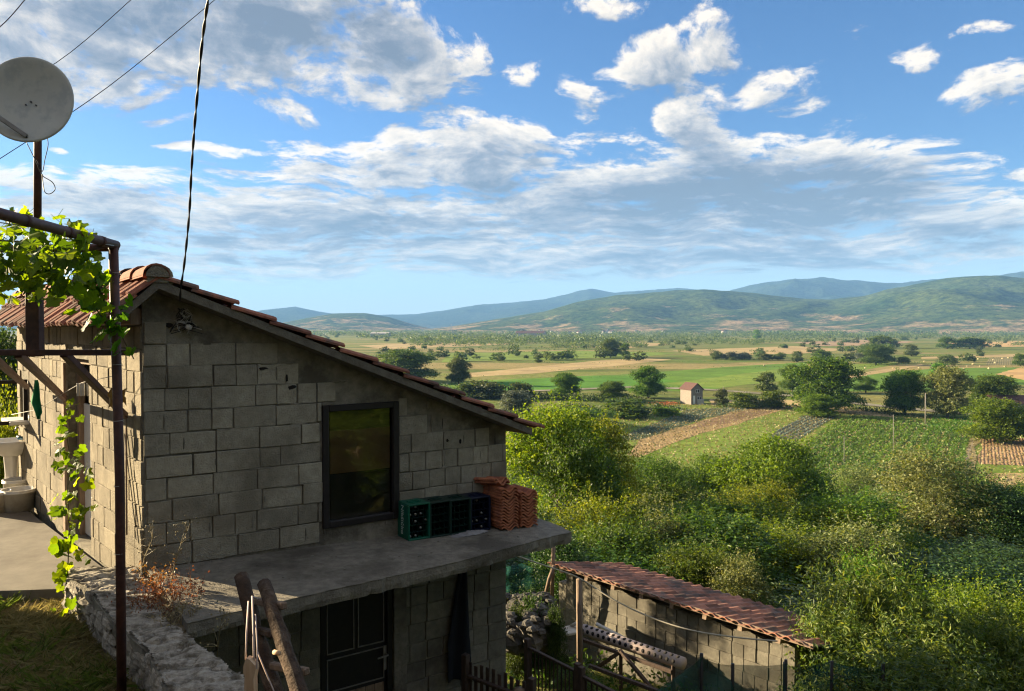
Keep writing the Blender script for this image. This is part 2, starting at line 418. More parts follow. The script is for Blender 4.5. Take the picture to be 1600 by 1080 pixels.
    # coordinates
    tc=N(t,'ShaderNodeTexCoord'); sp=N(t,'ShaderNodeSeparateXYZ'); t.links.new(tc.outputs['Generated'],sp.inputs[0])
    az=mth(t,'ARCTAN2',sp.outputs[0],sp.outputs[1]); el=mth(t,'ARCSINE',sp.outputs[2])
    cb=N(t,'ShaderNodeCombineXYZ'); t.links.new(az,cb.inputs[0]); t.links.new(el,cb.inputs[1])
    g1=N(t,'ShaderNodeGroup'); g1.node_tree=g; t.links.new(cb.outputs[0],g1.inputs[0])
    ad=N(t,'ShaderNodeVectorMath',operation='ADD'); ad.inputs[1].default_value=(-.014,.020,0); t.links.new(cb.outputs[0],ad.inputs[0])
    g2=N(t,'ShaderNodeGroup'); g2.node_tree=g; t.links.new(ad.outputs[0],g2.inputs[0])
    dens=g1.outputs[0]
    alpha=N(t,'ShaderNodeMapRange',interpolation_type='SMOOTHSTEP'); t.links.new(dens,alpha.inputs[0])
    alpha.inputs[1].default_value=.0; alpha.inputs[2].default_value=.70
    fade=N(t,'ShaderNodeMapRange',interpolation_type='SMOOTHSTEP'); t.links.new(el,fade.inputs[0]); fade.inputs[1].default_value=.030; fade.inputs[2].default_value=.075
    al=mth(t,'MULTIPLY',alpha.outputs[0],fade.outputs[0])
    al=mth(t,'MULTIPLY',al,.93)
    lit=mth(t,'MULTIPLY_ADD',mth(t,'SUBTRACT',dens,g2.outputs[0]),.55,.60,clamp=True)
    thick=N(t,'ShaderNodeMapRange'); t.links.new(dens,thick.inputs[0]); thick.inputs[1].default_value=.5; thick.inputs[2].default_value=1.7
    lit=mth(t,'SUBTRACT',lit,mth(t,'MULTIPLY',thick.outputs[0],.62),clamp=True)
    # thick, rain-grey parts of the cloud field
    dk=None
    for (cx,cy,rx,ry,s) in [(1170,312,330,70,.9),(330,15,300,75,.65),(560,50,130,70,.6),(1180,400,430,24,.55),(280,385,420,34,.40),(600,350,260,40,.35),(1520,375,200,40,.45),(180,300,240,22,.25),(860,310,180,50,.35)]:
        r=ray(cx,cy).normalized(); a0=math.atan2(r.x,r.y); e0=math.asin(r.z)
        r2=ray(cx+rx,cy).normalized(); da=abs(math.atan2(r2.x,r2.y)-a0); r3=ray(cx,cy-ry).normalized(); de=abs(math.asin(r3.z)-e0)
        n_=N(t,'ShaderNodeVectorMath',operation='MULTIPLY_ADD'); t.links.new(cb.outputs[0],n_.inputs[0]); n_.inputs[1].default_value=(1/da,1/de,0); n_.inputs[2].default_value=(-a0/da,-e0/de,0)
        d_=N(t,'ShaderNodeVectorMath',operation='DOT_PRODUCT'); t.links.new(n_.outputs[0],d_.inputs[0]); t.links.new(n_.outputs[0],d_.inputs[1])
        v=mth(t,'MULTIPLY_ADD',d_.outputs['Value'],-s*.8,s); dk=v if dk is None else mth(t,'MAXIMUM',dk,v)
    dk=mth(t,'MAXIMUM',dk,0)
    tk2=N(t,'ShaderNodeMapRange'); t.links.new(dens,tk2.inputs[0]); tk2.inputs[1].default_value=.1; tk2.inputs[2].default_value=.9
    nn_=N(t,'ShaderNodeTexNoise',i_Scale=1.0,i_Detail=7,i_Roughness=.6)
    mpn=N(t,'ShaderNodeMapping'); mpn.inputs['Scale'].default_value=(9,26,1); t.links.new(cb.outputs[0],mpn.inputs[0]); t.links.new(mpn.outputs[0],nn_.inputs['Vector'])
    dk=mth(t,'MULTIPLY',dk,mth(t,'MULTIPLY_ADD',nn_.outputs[0],2.6,-.55,clamp=False))
    lit=mth(t,'SUBTRACT',lit,mth(t,'MULTIPLY',dk,tk2.outputs[0]),clamp=True)
    ccol=ramp(t,[(0.0,(.21,.265,.36)),(.3,(.38,.42,.50)),(.62,(.80,.78,.75)),(1.0,(1.28,1.17,1.0))],lit)
    hs=N(t,'ShaderNodeHueSaturation',i_Saturation=1.12,i_Value=1.0); t.links.new(sky.outputs[0],hs.inputs['Color'])
    skb=mixc(t,1.0,hs.outputs[0],SKYMUL,'MULTIPLY')
    hz_=N(t,'ShaderNodeMapRange',interpolation_type='SMOOTHSTEP'); t.links.new(el,hz_.inputs[0]); hz_.inputs[1].default_value=-.03; hz_.inputs[2].default_value=.18; hz_.inputs[3].default_value=.9; hz_.inputs[4].default_value=0
    skb=mixc(t,hz_.outputs[0],skb,HZC)
    cl=mixc(t,1.0,ccol,CLMUL,'MULTIPLY')
    mix=mixc(t,al,skb,cl)
    # below the horizon: dim ground bounce
    bg=N(t,'ShaderNodeBackground',i_Strength=SKYSTR); t.links.new(mix,bg.inputs[0])
    o=N(t,'ShaderNodeOutputWorld'); t.links.new(bg.outputs[0],o.inputs[0])
    w.cycles.sampling_method='MANUAL'; w.cycles.sample_map_resolution=512
SKYSTR=.05; SKYMUL=(.45,.585,.76); CLMUL=(4.3,4.12,3.9); HZC=(3.5,3.9,3.9)
make_world()

# ------------------------------------------------------------------ ground
def lerp(a,b,t): return a+(b-a)*t
PROF=[(-400,40),(-60,6),(-12,-4.8),(9,-4.8),(12,-5.7),(16,-6.5),(22,-8.0),(35,-11.3),(60,-17.0),(85,-20.0),(102,-20.6),(1e6,-20.6)]
def fb(x,y,s,o=4): return mnoise.fractal(Vector((x*s,y*s,3.1)),1.0,2.0,o)
def H(x,y):
    s=.22*x+.975*y
    for (a,za),(b,zb) in zip(PROF,PROF[1:]):
        if s<=b:
            t=(s-a)/(b-a); z=lerp(za,zb,max(0,t)); break
    k=max(0,min(1,(s-14)/10))*max(0,min(1,(115-s)/30))
    return z+k*fb(x,y,.09)*.7
def ground_mat():
    m=bpy.data.materials.new('plain_ground'); t=nt(m)
    tc=N(t,'ShaderNodeTexCoord')
    mp=N(t,'ShaderNodeMapping'); mp.inputs['Rotation'].default_value=(0,0,R(28)); mp.inputs['Scale'].default_value=(.0046,.017,.01)
    t.links.new(tc.outputs['Object'],mp.inputs[0])
    nz=N(t,'ShaderNodeTexNoise',i_Scale=.9,i_Detail=2); t.links.new(mp.outputs[0],nz.inputs['Vector'])
    va=N(t,'ShaderNodeVectorMath',operation='MULTIPLY_ADD'); va.inputs[1].default_value=(.35,.35,0); t.links.new(nz.outputs['Color'],va.inputs[0]); t.links.new(mp.outputs[0],va.inputs[2])
    vo=N(t,'ShaderNodeTexVoronoi',distance='CHEBYCHEV',i_Scale=1.0,i_Randomness=.85); t.links.new(va.outputs[0],vo.inputs['Vector'])
    sp=N(t,'ShaderNodeSeparateXYZ'); t.links.new(vo.outputs['Color'],sp.inputs[0])
    c=ramp(t,[(0,(.09,.15,.020)),(.2,(.13,.19,.026)),(.40,(.18,.22,.045)),(.54,(.10,.17,.020)),(.68,(.23,.23,.065)),(.78,(.14,.20,.03)),(.87,(.34,.27,.11)),(.94,(.07,.13,.016))],sp.outputs[0],'CONSTANT')
    # edges: dark field margins
    v2=N(t,'ShaderNodeTexVoronoi',feature='F2',distance='CHEBYCHEV',i_Scale=1.0,i_Randomness=.85); t.links.new(va.outputs[0],v2.inputs['Vector'])
    e=mth(t,'SUBTRACT',v2.outputs['Distance'],vo.outputs['Distance'])
    ef=ramp(t,[(.0,(1,1,1)),(.035,(0,0,0))],e)
    c=mixc(t,mth(t,'MULTIPLY',ef,.55),c,(.045,.065,.02))
    # thin strips within cells
    wv=N(t,'ShaderNodeTexWave',i_Scale=3.2,i_Distortion=3.5,i_Detail=2,bands_direction='Y'); t.links.new(mp.outputs[0],wv.inputs['Vector'])
    c=mixc(t,mth(t,'MULTIPLY',wv.outputs[1],.35),c,(.22,.20,.07))
    n2=N(t,'ShaderNodeTexNoise',i_Scale=.035,i_Detail=8,i_Roughness=.7); t.links.new(tc.outputs['Object'],n2.inputs['Vector'])
    c=mixc(t,ramp(t,[(.42,(0,0,0)),(.62,(.6,.6,.6))],n2.outputs[0]),c,(.26,.215,.08))
    n3=N(t,'ShaderNodeTexNoise',i_Scale=.5,i_Detail=8,i_Roughness=.75); t.links.new(tc.outputs['Object'],n3.inputs['Vector'])
    c=mixc(t,.75,c,ramp(t,[(.3,(.35,.35,.35)),(.7,(1.25,1.25,1.25))],n3.outputs[0]),'MULTIPLY')
    b=N(t,'ShaderNodeBsdfPrincipled',i_Roughness=.95); b.inputs['Specular IOR Level'].default_value=.1
    t.links.new(c,b.inputs['Base Color'])
    bp=N(t,'ShaderNodeBump',i_Strength=.8,i_Distance=.6); t.links.new(n3.outputs[0],bp.inputs['Height']); t.links.new(bp.outputs[0],b.inputs['Normal'])
    o=N(t,'ShaderNodeOutputMaterial'); t.links.new(b.outputs[0],o.inputs[0]); return m
def build_ground():
    rs=[0]+[2*1.045**i for i in range(195)]
    rs=[r for r in rs if r<9300]+[9300]
    na=220; vs=[];fs=[]
    for r in rs:
        for k in range(na):
            a=2*math.pi*k/na; x=r*math.sin(a);y=r*math.cos(a)
            vs.append((x,y,H(x,y)))
    for i in range(len(rs)-1):
        for k in range(na):
            k2=(k+1)%na; fs.append((i*na+k,(i+1)*na+k,(i+1)*na+k2,i*na+k2))
    me=bpy.data.meshes.new('ground'); me.from_pydata(vs,[],fs); me.update()
    me.polygons.foreach_set('use_smooth',[True]*len(fs))
    o=link('ground',me,ground_mat()); tag(o,kind='structure')
build_ground()

# ------------------------------------------------------------------ hills
def hillmat(name,c1,c2,c3,sc1=.004):
    m=bpy.data.materials.new(name); t=nt(m); tc=N(t,'ShaderNodeTexCoord')
    n1=N(t,'ShaderNodeTexNoise',i_Scale=sc1,i_Detail=8,i_Roughness=.65); t.links.new(tc.outputs['Object'],n1.inputs['Vector'])
    c=ramp(t,[(.35,c1),(.6,c2)],n1.outputs[0])
    n2=N(t,'ShaderNodeTexNoise',i_Scale=sc1*1.4,i_Detail=9,i_Roughness=.7)
    mp=N(t,'ShaderNodeMapping'); mp.inputs['Scale'].default_value=(1,1,3); t.links.new(tc.outputs['Object'],mp.inputs[0]); t.links.new(mp.outputs[0],n2.inputs['Vector'])
    sp=N(t,'ShaderNodeSeparateXYZ'); t.links.new(tc.outputs['Object'],sp.inputs[0])
    hgt=mth(t,'MULTIPLY_ADD',sp.outputs[2],-.0016,.06)
    f=ramp(t,[(.52,(0,0,0)),(.63,(1,1,1))],mth(t,'ADD',n2.outputs[0],hgt))
    c=mixc(t,f,c,c3)
    n3=N(t,'ShaderNodeTexNoise',i_Scale=.035,i_Detail=7,i_Roughness=.8); t.links.new(tc.outputs['Object'],n3.inputs['Vector'])
    c=mixc(t,.9,c,ramp(t,[(.38,(.15,.2,.15)),(.60,(1.7,1.65,1.5))],n3.outputs[0]),'MULTIPLY')
    b=N(t,'ShaderNodeBsdfPrincipled',i_Roughness=1.0); b.inputs['Specular IOR Level'].default_value=0
    t.links.new(c,b.inputs['Base Color'])
    bp=N(t,'ShaderNodeBump',i_Strength=1.0,i_Distance=14); t.links.new(n3.outputs[0],bp.inputs['Height']); t.links.new(bp.outputs[0],b.inputs['Normal'])
    o=N(t,'ShaderNodeOutputMaterial'); t.links.new(b.outputs[0],o.inputs[0]); return m
def hill(name, prof, D, depth, mat, seed, rough=.16, na=260, nr=60):
    prof=sorted(prof)
    azs=[];hs=[]
    for (px,py) in prof:
        r=ray(px,py); azs.append(math.atan2(r.x,r.y)); hs.append(r.z/math.hypot(r.x,r.y)*D-ZP)
    vs=[];fs=[]
    for i in range(na):
        a=azs[0]+(azs[-1]-azs[0])*i/(na-1); hc=float(np.interp(a,azs,hs))
        hc=max(hc,0)
        for j in range(nr):
            q=j/(nr-1)
            if q<.72:
                s=q/.72; r=D-depth*(1-s); e=s*s*(3-2*s); e=.35*s+.65*e
            else:
                s=(q-.72)/.28; r=D+depth*.8*s; e=1-s*s*(3-2*s)
            x=r*math.sin(a);y=r*math.cos(a)
            nn=mnoise.fractal(Vector((x*.0016+seed,y*.0016,seed)),.9,2.1,6)
            rid=abs(mnoise.noise(Vector((x*.0028+seed*3,y*.0028,0))))
            env=math.sin(math.pi*min(1,q/.72))*(1-min(1,q/.72))**.6*1.5 if q<.72 else 0
            z=hc*e*(1+env*rough*nn*2.2-env*rid*.35)+ hc*.02*mnoise.fractal(Vector((x*.01,y*.01,seed)),.9,2.1,4)*e
            vs.append((x,y,ZP-2+z+ (2*e)))
    for i in range(na-1):
        for j in range(nr-1):
            fs.append((i*nr+j,(i+1)*nr+j,(i+1)*nr+j+1,i*nr+j+1))
    me=bpy.data.meshes.new(name); me.from_pydata(vs,[],fs); me.update()
    me.polygons.foreach_set('use_smooth',[True]*len(fs))
    o=link(name,me,mat); tag(o,kind='structure')
hm1=hillmat('scrub_hill',(.028,.055,.016),(.075,.10,.03),(.30,.215,.13))
hm2=hillmat('far_forest_hill',(.02,.035,.025),(.035,.055,.035),(.07,.075,.055))
hill('hills',[(640,517),(700,511),(760,501),(850,487),(900,472),(960,462),(1040,455),(1100,452),(1180,458),(1250,466),(1300,468),(1350,462),(1400,450),(1450,440),(1500,432),(1560,430),(1620,437),(1800,450),(2100,470)],4000,1500,hm1,2.2)
hill('hills',[(300,512),(400,510),(450,503),(490,495),(520,490),(570,489),(610,496),(650,508),(690,517)],4600,1300,hm1,5.1,.08,120)
hill('hills',[(-900,470),(-400,480),(-100,495),(0,502),(120,505),(300,500),(420,484),(460,479),(500,487),(540,493),(600,492),(650,491),(700,484),(750,476),(800,473),(850,468),(900,456),(922,451),(960,457),(1000,454),(1060,450),(1130,456),(1200,470),(1300,490)],8200,2600,hm2,8.3,.22,340)
hill('hills',[(1050,500),(1130,457),(1180,444),(1230,437),(1285,434),(1350,440),(1400,443),(1440,438),(1480,436),(1530,436),(1600,424),(1700,415),(2000,440)],7300,2200,hm2,11.7,.2,240)

# ------------------------------------------------------------------ foliage tools
def frames(n, out, rng, bout=.5, bup=.35, brand=1.0):
    v=rng.normal(size=(n,3)); v/=np.linalg.norm(v,axis=1)[:,None]
    nn=v*brand+out*bout+np.array([0,0,bup]); nn/=np.linalg.norm(nn,axis=1)[:,None]+1e-9
    t=rng.normal(size=(n,3)); t-=nn*(t*nn).sum(1)[:,None]; t/=np.linalg.norm(t,axis=1)[:,None]+1e-9
    b=np.cross(nn,t); return nn,t,b
def leaf_quads(C, S, asp, out, rng, **k):
    n=len(C); nn,t,b=frames(n,out,rng,**k); S=S[:,None]
    V=np.empty((n,4,3)); fold=.22
    V[:,0]=C+t*S; V[:,1]=C+b*S*asp+nn*S*fold*asp; V[:,2]=C-t*S; V[:,3]=C-b*S*asp+nn*S*fold*asp
    return V.reshape(-1,3)
def lobes_crown(lobes, nclump, per, csz, lsz, rng, low=.25, shell=.55):
    """leaf clumps spread through union of ellipsoid lobes"""
    lob=np.array(lobes); vol=(lob[:,3]*lob[:,4]*lob[:,5])**(2/3); pr=vol/vol.sum()
    li=rng.choice(len(lob),size=nclump,p=pr)
    d=rng.normal(size=(nclump,3)); d/=np.linalg.norm(d,axis=1)[:,None]
    d[:,2]=np.where(d[:,2]<-low,-d[:,2]*.6,d[:,2])
    rad=shell+(1.04-shell)*rng.random(nclump)**.6
    cc=lob[li,:3]+d*lob[li,3:6]*rad[:,None]
    n=nclump*per
    C=np.repeat(cc,per,axis=0)+rng.normal(size=(n,3))*csz*rng.uniform(.5,1.2,size=(nclump,1)).repeat(per,axis=0)*np.array([1,1,.7])
    out=np.repeat(d,per,axis=0)
    S=lsz*rng.uniform(.6,1.3,n)
    return C,S,out
def crown_mesh(name, lobes, nclump, per, csz, lsz, seed, asp=.55, low=.25, shell=.55, spikes=0, spl=1.0):
    rng=np.random.default_rng(seed)
    C,S,out=lobes_crown(lobes,nclump,per,csz,lsz,rng,low,shell)
    if spikes:
        # loose shoots that stick out of the outline
        lob=np.array(lobes); li=rng.integers(0,len(lob),spikes)
        d=rng.normal(size=(spikes,3)); d[:,2]=abs(d[:,2])*1.2+.2; d/=np.linalg.norm(d,axis=1)[:,None]
        base=lob[li,:3]+d*lob[li,3:6]*.9; m=22
        tt=np.linspace(0,1,m)[None,:,None]; Ls=spl*rng.uniform(.5,1.2,size=(spikes,1,1))
        dir2=d+np.array([0,0,.6]); dir2/=np.linalg.norm(dir2,axis=1)[:,None]
        P=(base[:,None,:]+dir2[:,None,:]*tt*Ls+rng.normal(size=(spikes,m,3))*lsz*.8).reshape(-1,3)
        C=np.vstack([C,P]); S=np.concatenate([S,lsz*rng.uniform(.6,1.1,len(P))]); out=np.vstack([out,np.repeat(d,m,axis=0)])
    V=leaf_quads(C,S,asp,out,rng)
    n=len(C)
    zr=(C[:,2]-C[:,2].min())/(np.ptp(C[:,2])+1e-6)
    uv=np.stack([rng.random(n),rng.random(n)],1)
    return np_mesh(name,V,n,4,uv)
def rand_lobes(seed, w, h, n, base=.3, top=1.0):
    r=random.Random(seed); out=[]
    out.append((0,0,h*.58,w*.33,w*.33,h*.36))
    if base<.26:
        for i in range(6):
            a=i*1.05+r.uniform(-.3,.3); s=w*r.uniform(.18,.25); out.append((math.cos(a)*w*.24,math.sin(a)*w*.24,h*r.uniform(.17,.27),s,s,h*.2))
    for i in range(n):
        a=r.uniform(0,6.28); q=r.uniform(.15,1); z=h*r.uniform(base,.86)
        k=1-abs(z/h-.5)*.9
        rr=w*.36*q*k
        s=w*r.uniform(.12,.24)
        out.append((math.cos(a)*rr,math.sin(a)*rr,z,s,s,s*r.uniform(.7,1.0)))
    return out
def trunk_mb(h, r0, seed, limbs=5, spread=.35, w=4):
    rr=random.Random(seed); m=MB()
    pts=[Vector((0,0,-.6))]; 
    for i in range(1,6):
        q=i/5; pts.append(Vector((rr.uniform(-.05,.05)*h*q,rr.uniform(-.05,.05)*h*q,h*.72*q)))
    m.tube(pts,[r0*1.25,r0,r0*.85,r0*.65,r0*.45,r0*.2],7)
    for i in range(limbs):
        b=pts[rr.choice((2,3,3,4))]; a=rr.uniform(0,6.28)
        e=b+Vector((math.cos(a)*w*spread,math.sin(a)*w*spread,h*rr.uniform(.12,.3)))
        mid=(b+e)/2+Vector((0,0,-h*.03))
        m.tube([b,mid,e],[r0*.45,r0*.28,r0*.08],5)
    return m
PROTO={}
def tree_proto(key, name, w, h, nl, nclump, per, csz, lsz, mat, seed, asp=.55, r0=.18, base=.3, spikes=0, spl=1, crown='crown', trunk='trunk', shell=.55):
    PROTO[key]=dict(name=name,w=w,h=h,crown=crown,trunk=trunk,mat=mat,
      cm=crown_mesh(name+'_'+crown,rand_lobes(seed,w,h,nl,base),nclump,per,csz,lsz,seed,asp,spikes=spikes,spl=spl,shell=shell),
      tm=trunk_mb(h,r0,seed,w=w).mesh(name+'_'+trunk))
    cm_=PROTO[key]['cm']; co_=np.empty(len(cm_.vertices)*3,dtype=np.float32); cm_.vertices.foreach_get('co',co_); co_=co_.reshape(-1,3)
    zt_=np.percentile(co_[:,2],99.3 if not spikes else 98.8); rx_=np.percentile(np.abs(co_[:,:2]),97.5)
    co_[:,2]*=h/zt_; co_[:,:2]*=(w/2)/rx_; cm_.vertices.foreach_set('co',co_.ravel()); cm_.update()
    PROTO[key]['tm'].materials.append(M['bark'])
    PROTO[key]['cm'].materials.append(L[mat])
VAR={}
def tree(key, loc, w=None, h=None, label=None, cat='tree', group=None, rz=None, mat=None, name=None):
    p=PROTO[key]
    sx=(w or p['w'])/p['w']; sz=(h or p['h'])/p['h']
    e=empty(name or p['name'],loc,label,cat,group,rz if rz is not None else rnd.uniform(0,6.28))
    e.scale=(sx,sx,sz)
    cm=p['cm']
    if mat and mat!=p['mat']:
        k=(key,mat)
        if k not in VAR:
            c=cm.copy(); c.materials.clear(); c.materials.append(L[mat]); VAR[k]=c
        cm=VAR[k]
    for nm,me in ((p['crown'],cm),(p['trunk'],p['tm'])):
        o=bpy.data.objects.new(nm,me); col.objects.link(o); o.parent=e
    return e

# ------------------------------------------------------------------ the block shed
A=Vector((-3.256,6.76,0)); U=Vector((.829,.559,0)).normalized(); NO=Vector((U.y,-U.x,0))   # gable wall direction, outward
D=Vector((-.671,.741,0)).normalized(); DO=Vector((-D.y,D.x,0))*1.0
if DO.x>0: DO=-DO                                                                         # left wall direction, outward
LG=3.84; LL=5.62; ZB=-2.146; TH=.2
def gp(a,o,z): p=A+U*a+NO*o; return Vector((p.x,p.y,z))
def lp(t,o,z): p=A+D*t+DO*o; return Vector((p.x,p.y,z))
SL=.3985
def roof_under(a): return .335-SL*(a-.1) if a>.1 else .335-.95*(.1-a)
shed=empty('block_shed',gp(0,0,-4.8),'grey concrete block shed with lopsided tiled roof and a concrete ledge','shed')
def rooted(o,root):
    """give a world-space mesh the root as parent without moving it"""
    o.parent=root; o.matrix_parent_inverse=Matrix.Translation(root.location).inverted(); return o
def blocks(mb, org, ux, on, L_, z0, rows, ok, holes, seed, bh=.2, small=.45):
    r=random.Random(seed)
    for i in range(rows):
        za=z0+i*bh; x=-(.2 if i%2 else 0)+r.uniform(-.03,.03)
        while x<L_:
            w=.4 if r.random()>small else .2
            if i>=rows*.5 and r.random()<.62: w=.2
            x0=max(x,0);x1=min(x+w,L_)
            x+=w
            if x1-x0<.05: continue
            if not ok(x0,x1,za,za+bh): continue
            segs=[(x0,x1)]
            for (ha,hb,hz0,hz1) in holes:
                if za+bh>hz0+.03 and za<hz1-.03:
                    ns=[]
                    for (p,q) in segs:
                        if q<=ha or p>=hb: ns.append((p,q)); continue
                        if p<ha-.04: ns.append((p,ha))
                        if q>hb+.04: ns.append((hb,q))
                    segs=ns
            for (p,q) in segs:
                g1=r.choice((.005,.010,.014,.020)); g2=r.choice((.001,.004,.008,.012,.016))
                prot=r.uniform(.012,.024)
                cx=(p+q)/2+r.uniform(-.002,.002); cz=za+bh/2+r.uniform(-.003,.003)
                c=org+ux*cx+on*(prot/2-.004); c=Vector((c.x,c.y,cz))
                tl=r.uniform(-.016,.016)
                axx=ux.copy(); axy=on*1.0
                axx=(axx+Vector((0,0,tl))).normalized(); axz=axx.cross(axy).normalized()
                if axz.z<0: axz=-axz
                mb.box(c,((q-p)-g1,prot+.008,bh-g2),ax=(axx,axy,axz),bev=.0045)
def wall_poly(org, ux, on, pts, th, holes, mb):
    """wall slab with rectangular holes (a0,a1,z0,z1): built as vertical strips"""
    xs=sorted(set([p[0] for p in pts]+[h[0] for h in holes]+[h[1] for h in holes]))
    def top(x):
        for (a,za),(b,zb) in zip(pts,pts[1:]):
            if a<=x<=b: return lerp(za,zb,(x-a)/(b-a))
    z0=ZLOW
    for a,b in zip(xs,xs[1:]):
        cuts=[(h[2],h[3]) for h in holes if h[0]<=a+1e-6 and h[1]>=b-1e-6]
        cuts.sort(); zs=z0; sg=[]
        for (c,d_) in cuts: sg.append((zs,c,None)); zs=d_
        sg.append((zs,None,1))
        for (lo,hi,t_) in sg:
            ha=top(a) if t_ else hi; hb=top(b) if t_ else hi
            if t_ is None and hi-lo<1e-4: continue
            P=[org+ux*a,org+ux*b,org+ux*b-on*th,org+ux*a-on*th]
            mb.add([(P[0].x,P[0].y,lo),(P[1].x,P[1].y,lo),(P[2].x,P[2].y,lo),(P[3].x,P[3].y,lo),
                    (P[0].x,P[0].y,ha),(P[1].x,P[1].y,hb),(P[2].x,P[2].y,hb),(P[3].x,P[3].y,ha)],
                   [(0,3,2,1),(4,5,6,7),(0,1,5,4),(1,2,6,5),(2,3,7,6),(3,0,4,7)])
def stone_w(mb,c,sa,so,sz,rr):
    n1=10;n2=4;vs=[];fs=[];ph=rr.uniform(0,90)
    for i in range(n2+1):
        th=math.pi*i/n2
        for k in range(n1):
            an=2*math.pi*k/n1; x_=math.sin(th)*math.cos(an);y_=math.sin(th)*math.sin(an);z_=math.cos(th)
            f_=1+.5*mnoise.noise(Vector((x_*1.9+ph,y_*1.9,z_*1.9)))
            vs.append(c+U*x_*sa*f_+NO*y_*so+Vector((0,0,z_*sz*f_)))
    for i in range(n2):
        for k in range(n1): k2=(k+1)%n1; fs.append((i*n1+k,(i+1)*n1+k,(i+1)*n1+k2,i*n1+k2))
    mb.add(vs,fs)
WIN=(1.63,2.465,-2.02,-.78); LD=(1.6,2.39,-4.8,-2.62)
ZLOW=-4.9
m=MB(); m.cur=1
wall_poly(A,U,NO,[(0,roof_under(0)-.01),(.1,roof_under(.1)-.01),(LG,roof_under(LG)-.01)],TH,[WIN,LD],m)
# far gable and right wall so the shed is a closed building
farA=A+D*LL
m.add([gp(LG,0,ZLOW),gp(LG,0,roof_under(LG)),gp(LG,0,roof_under(LG))+D*LL,gp(LG,0,ZLOW)+D*LL],[(0,1,2,3)])
m.add([farA+Vector((0,0,ZLOW)),farA+U*LG+Vector((0,0,ZLOW)),farA+U*LG+Vector((0,0,roof_under(LG)))]+[farA+U*.1+Vector((0,0,roof_under(.1))),farA+Vector((0,0,roof_under(0)))],[(0,1,2,3,4)])
m.cur=0
def okup(x0,x1,z0,z1):
    return z1<min(roof_under(x0),roof_under(x1))-.10-.08*math.sin(x0*5)
blocks(m,A,U,NO,LG,ZB,13,okup,[WIN],11)
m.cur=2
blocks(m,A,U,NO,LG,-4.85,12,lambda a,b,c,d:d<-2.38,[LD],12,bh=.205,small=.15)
m.cur=1; r=random.Random(77)
for k in range(210):
    a_=r.uniform(.05,LG-.1); row=r.randint(0,12) if r.random()<.7 else -r.randint(1,12); z_=ZB+row*.2 if row>=0 else -4.85+(-row)*.205
    if z_>min(roof_under(a_),99)-.15 or (WIN[0]-.1<a_<WIN[1]+.1 and WIN[2]-.05<z_<WIN[3]+.05) or (LD[0]-.1<a_<LD[1]+.25 and z_<LD[3]): continue
    if r.random()<.6: stone_w(m,gp(a_,.012,z_+r.uniform(-.006,.006)),r.uniform(.03,.13),.010,r.uniform(.006,.014),r)
    else: stone_w(m,gp(a_,.012,z_+.1),.008,.010,r.uniform(.03,.09),r)
m.cur=0
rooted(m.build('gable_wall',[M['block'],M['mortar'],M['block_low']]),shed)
# chips and holes in the wall
m=MB()
for (px,py,w,h) in [(388,573,.09,.03),(410,576,.10,.025),(447,590,.03,.10),(455,605,.09,.05),(640,668,.02,.05),(654,672,.025,.05),(698,688,.03,.05),(718,690,.035,.06),(690,660,.012,.13),(725,640,.015,.06),(772,690,.012,.15),(262,508,.08,.05),(296,508,.09,.05)]:
    r=ray(px,py); tt=(A.dot(NO))/(Vector((r.x,r.y,0)).dot(NO)); p=r*tt
    m.lathe([(0.001,.0),(1,.0)],(0,0,0),7) if False else None
    c=p+NO*.019; n_=9; vs=[c]
    for k in range(n_):
        an=2*math.pi*k/n_; q=rnd.uniform(.6,1.15)
        vs.append(c+U*math.cos(an)*w/2*q+Vector((0,0,math.sin(an)*h/2*q)))
    m.add(vs,[(0,1+k,1+(k+1)%n_) for k in range(n_)])
    rooted(m.build('chipped_hole',M['hole']),shed); m=MB()
# left wall
DOOR=(1.72,2.72,-2.39,-.34); LW=(4.88,5.42,-1.25,-.72)
m=MB(); m.cur=1
wall_poly(A,D,DO,[(0,.02),(LL,.02)],TH,[DOOR,LW],m)
m.cur=0
blocks(m,A,D,DO,LL,-2.39,12,lambda a,b,c,d:d<.04,[DOOR,LW],21,small=.3)
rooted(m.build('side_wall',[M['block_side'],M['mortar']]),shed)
m=MB()
m.box(lp(LL/2+.04,.03,.10),(LL+.02,.12,.155),ax=(D,DO,Vector((0,0,1))),bev=.01)
rooted(m.build('wall_plate',M['timber']),shed)
# side door
f=MB()
for (t0,t1,z0,z1) in ((1.72,1.79,-2.39,-.34),(2.63,2.72,-2.39,-.34),(1.79,2.63,-.41,-.34)):
    f.box((lp((t0+t1)/2,-.12,(z0+z1)/2)),(t1-t0,.07,z1-z0),ax=(D,DO,Vector((0,0,1))),bev=.004)
dr=f.build('side_door',M['timber']); rooted(dr,shed)
m=MB(); m.box(lp(2.21,-.155,-1.62),(.84,.035,1.5),ax=(D,DO,Vector((0,0,1))),bev=.004)
rooted(m.build('white_panel',M['white']),shed).name='door_leaf'
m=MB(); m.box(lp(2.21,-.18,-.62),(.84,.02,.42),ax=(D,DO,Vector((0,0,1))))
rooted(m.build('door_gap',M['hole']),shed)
m=MB()
m.box(lp(2.78,.03,-1.4),(.11,.03,2.0),ax=(D,DO,Vector((0,0,1))),bev=.004)
rooted(m.build('door_trim',M['timber']),shed)
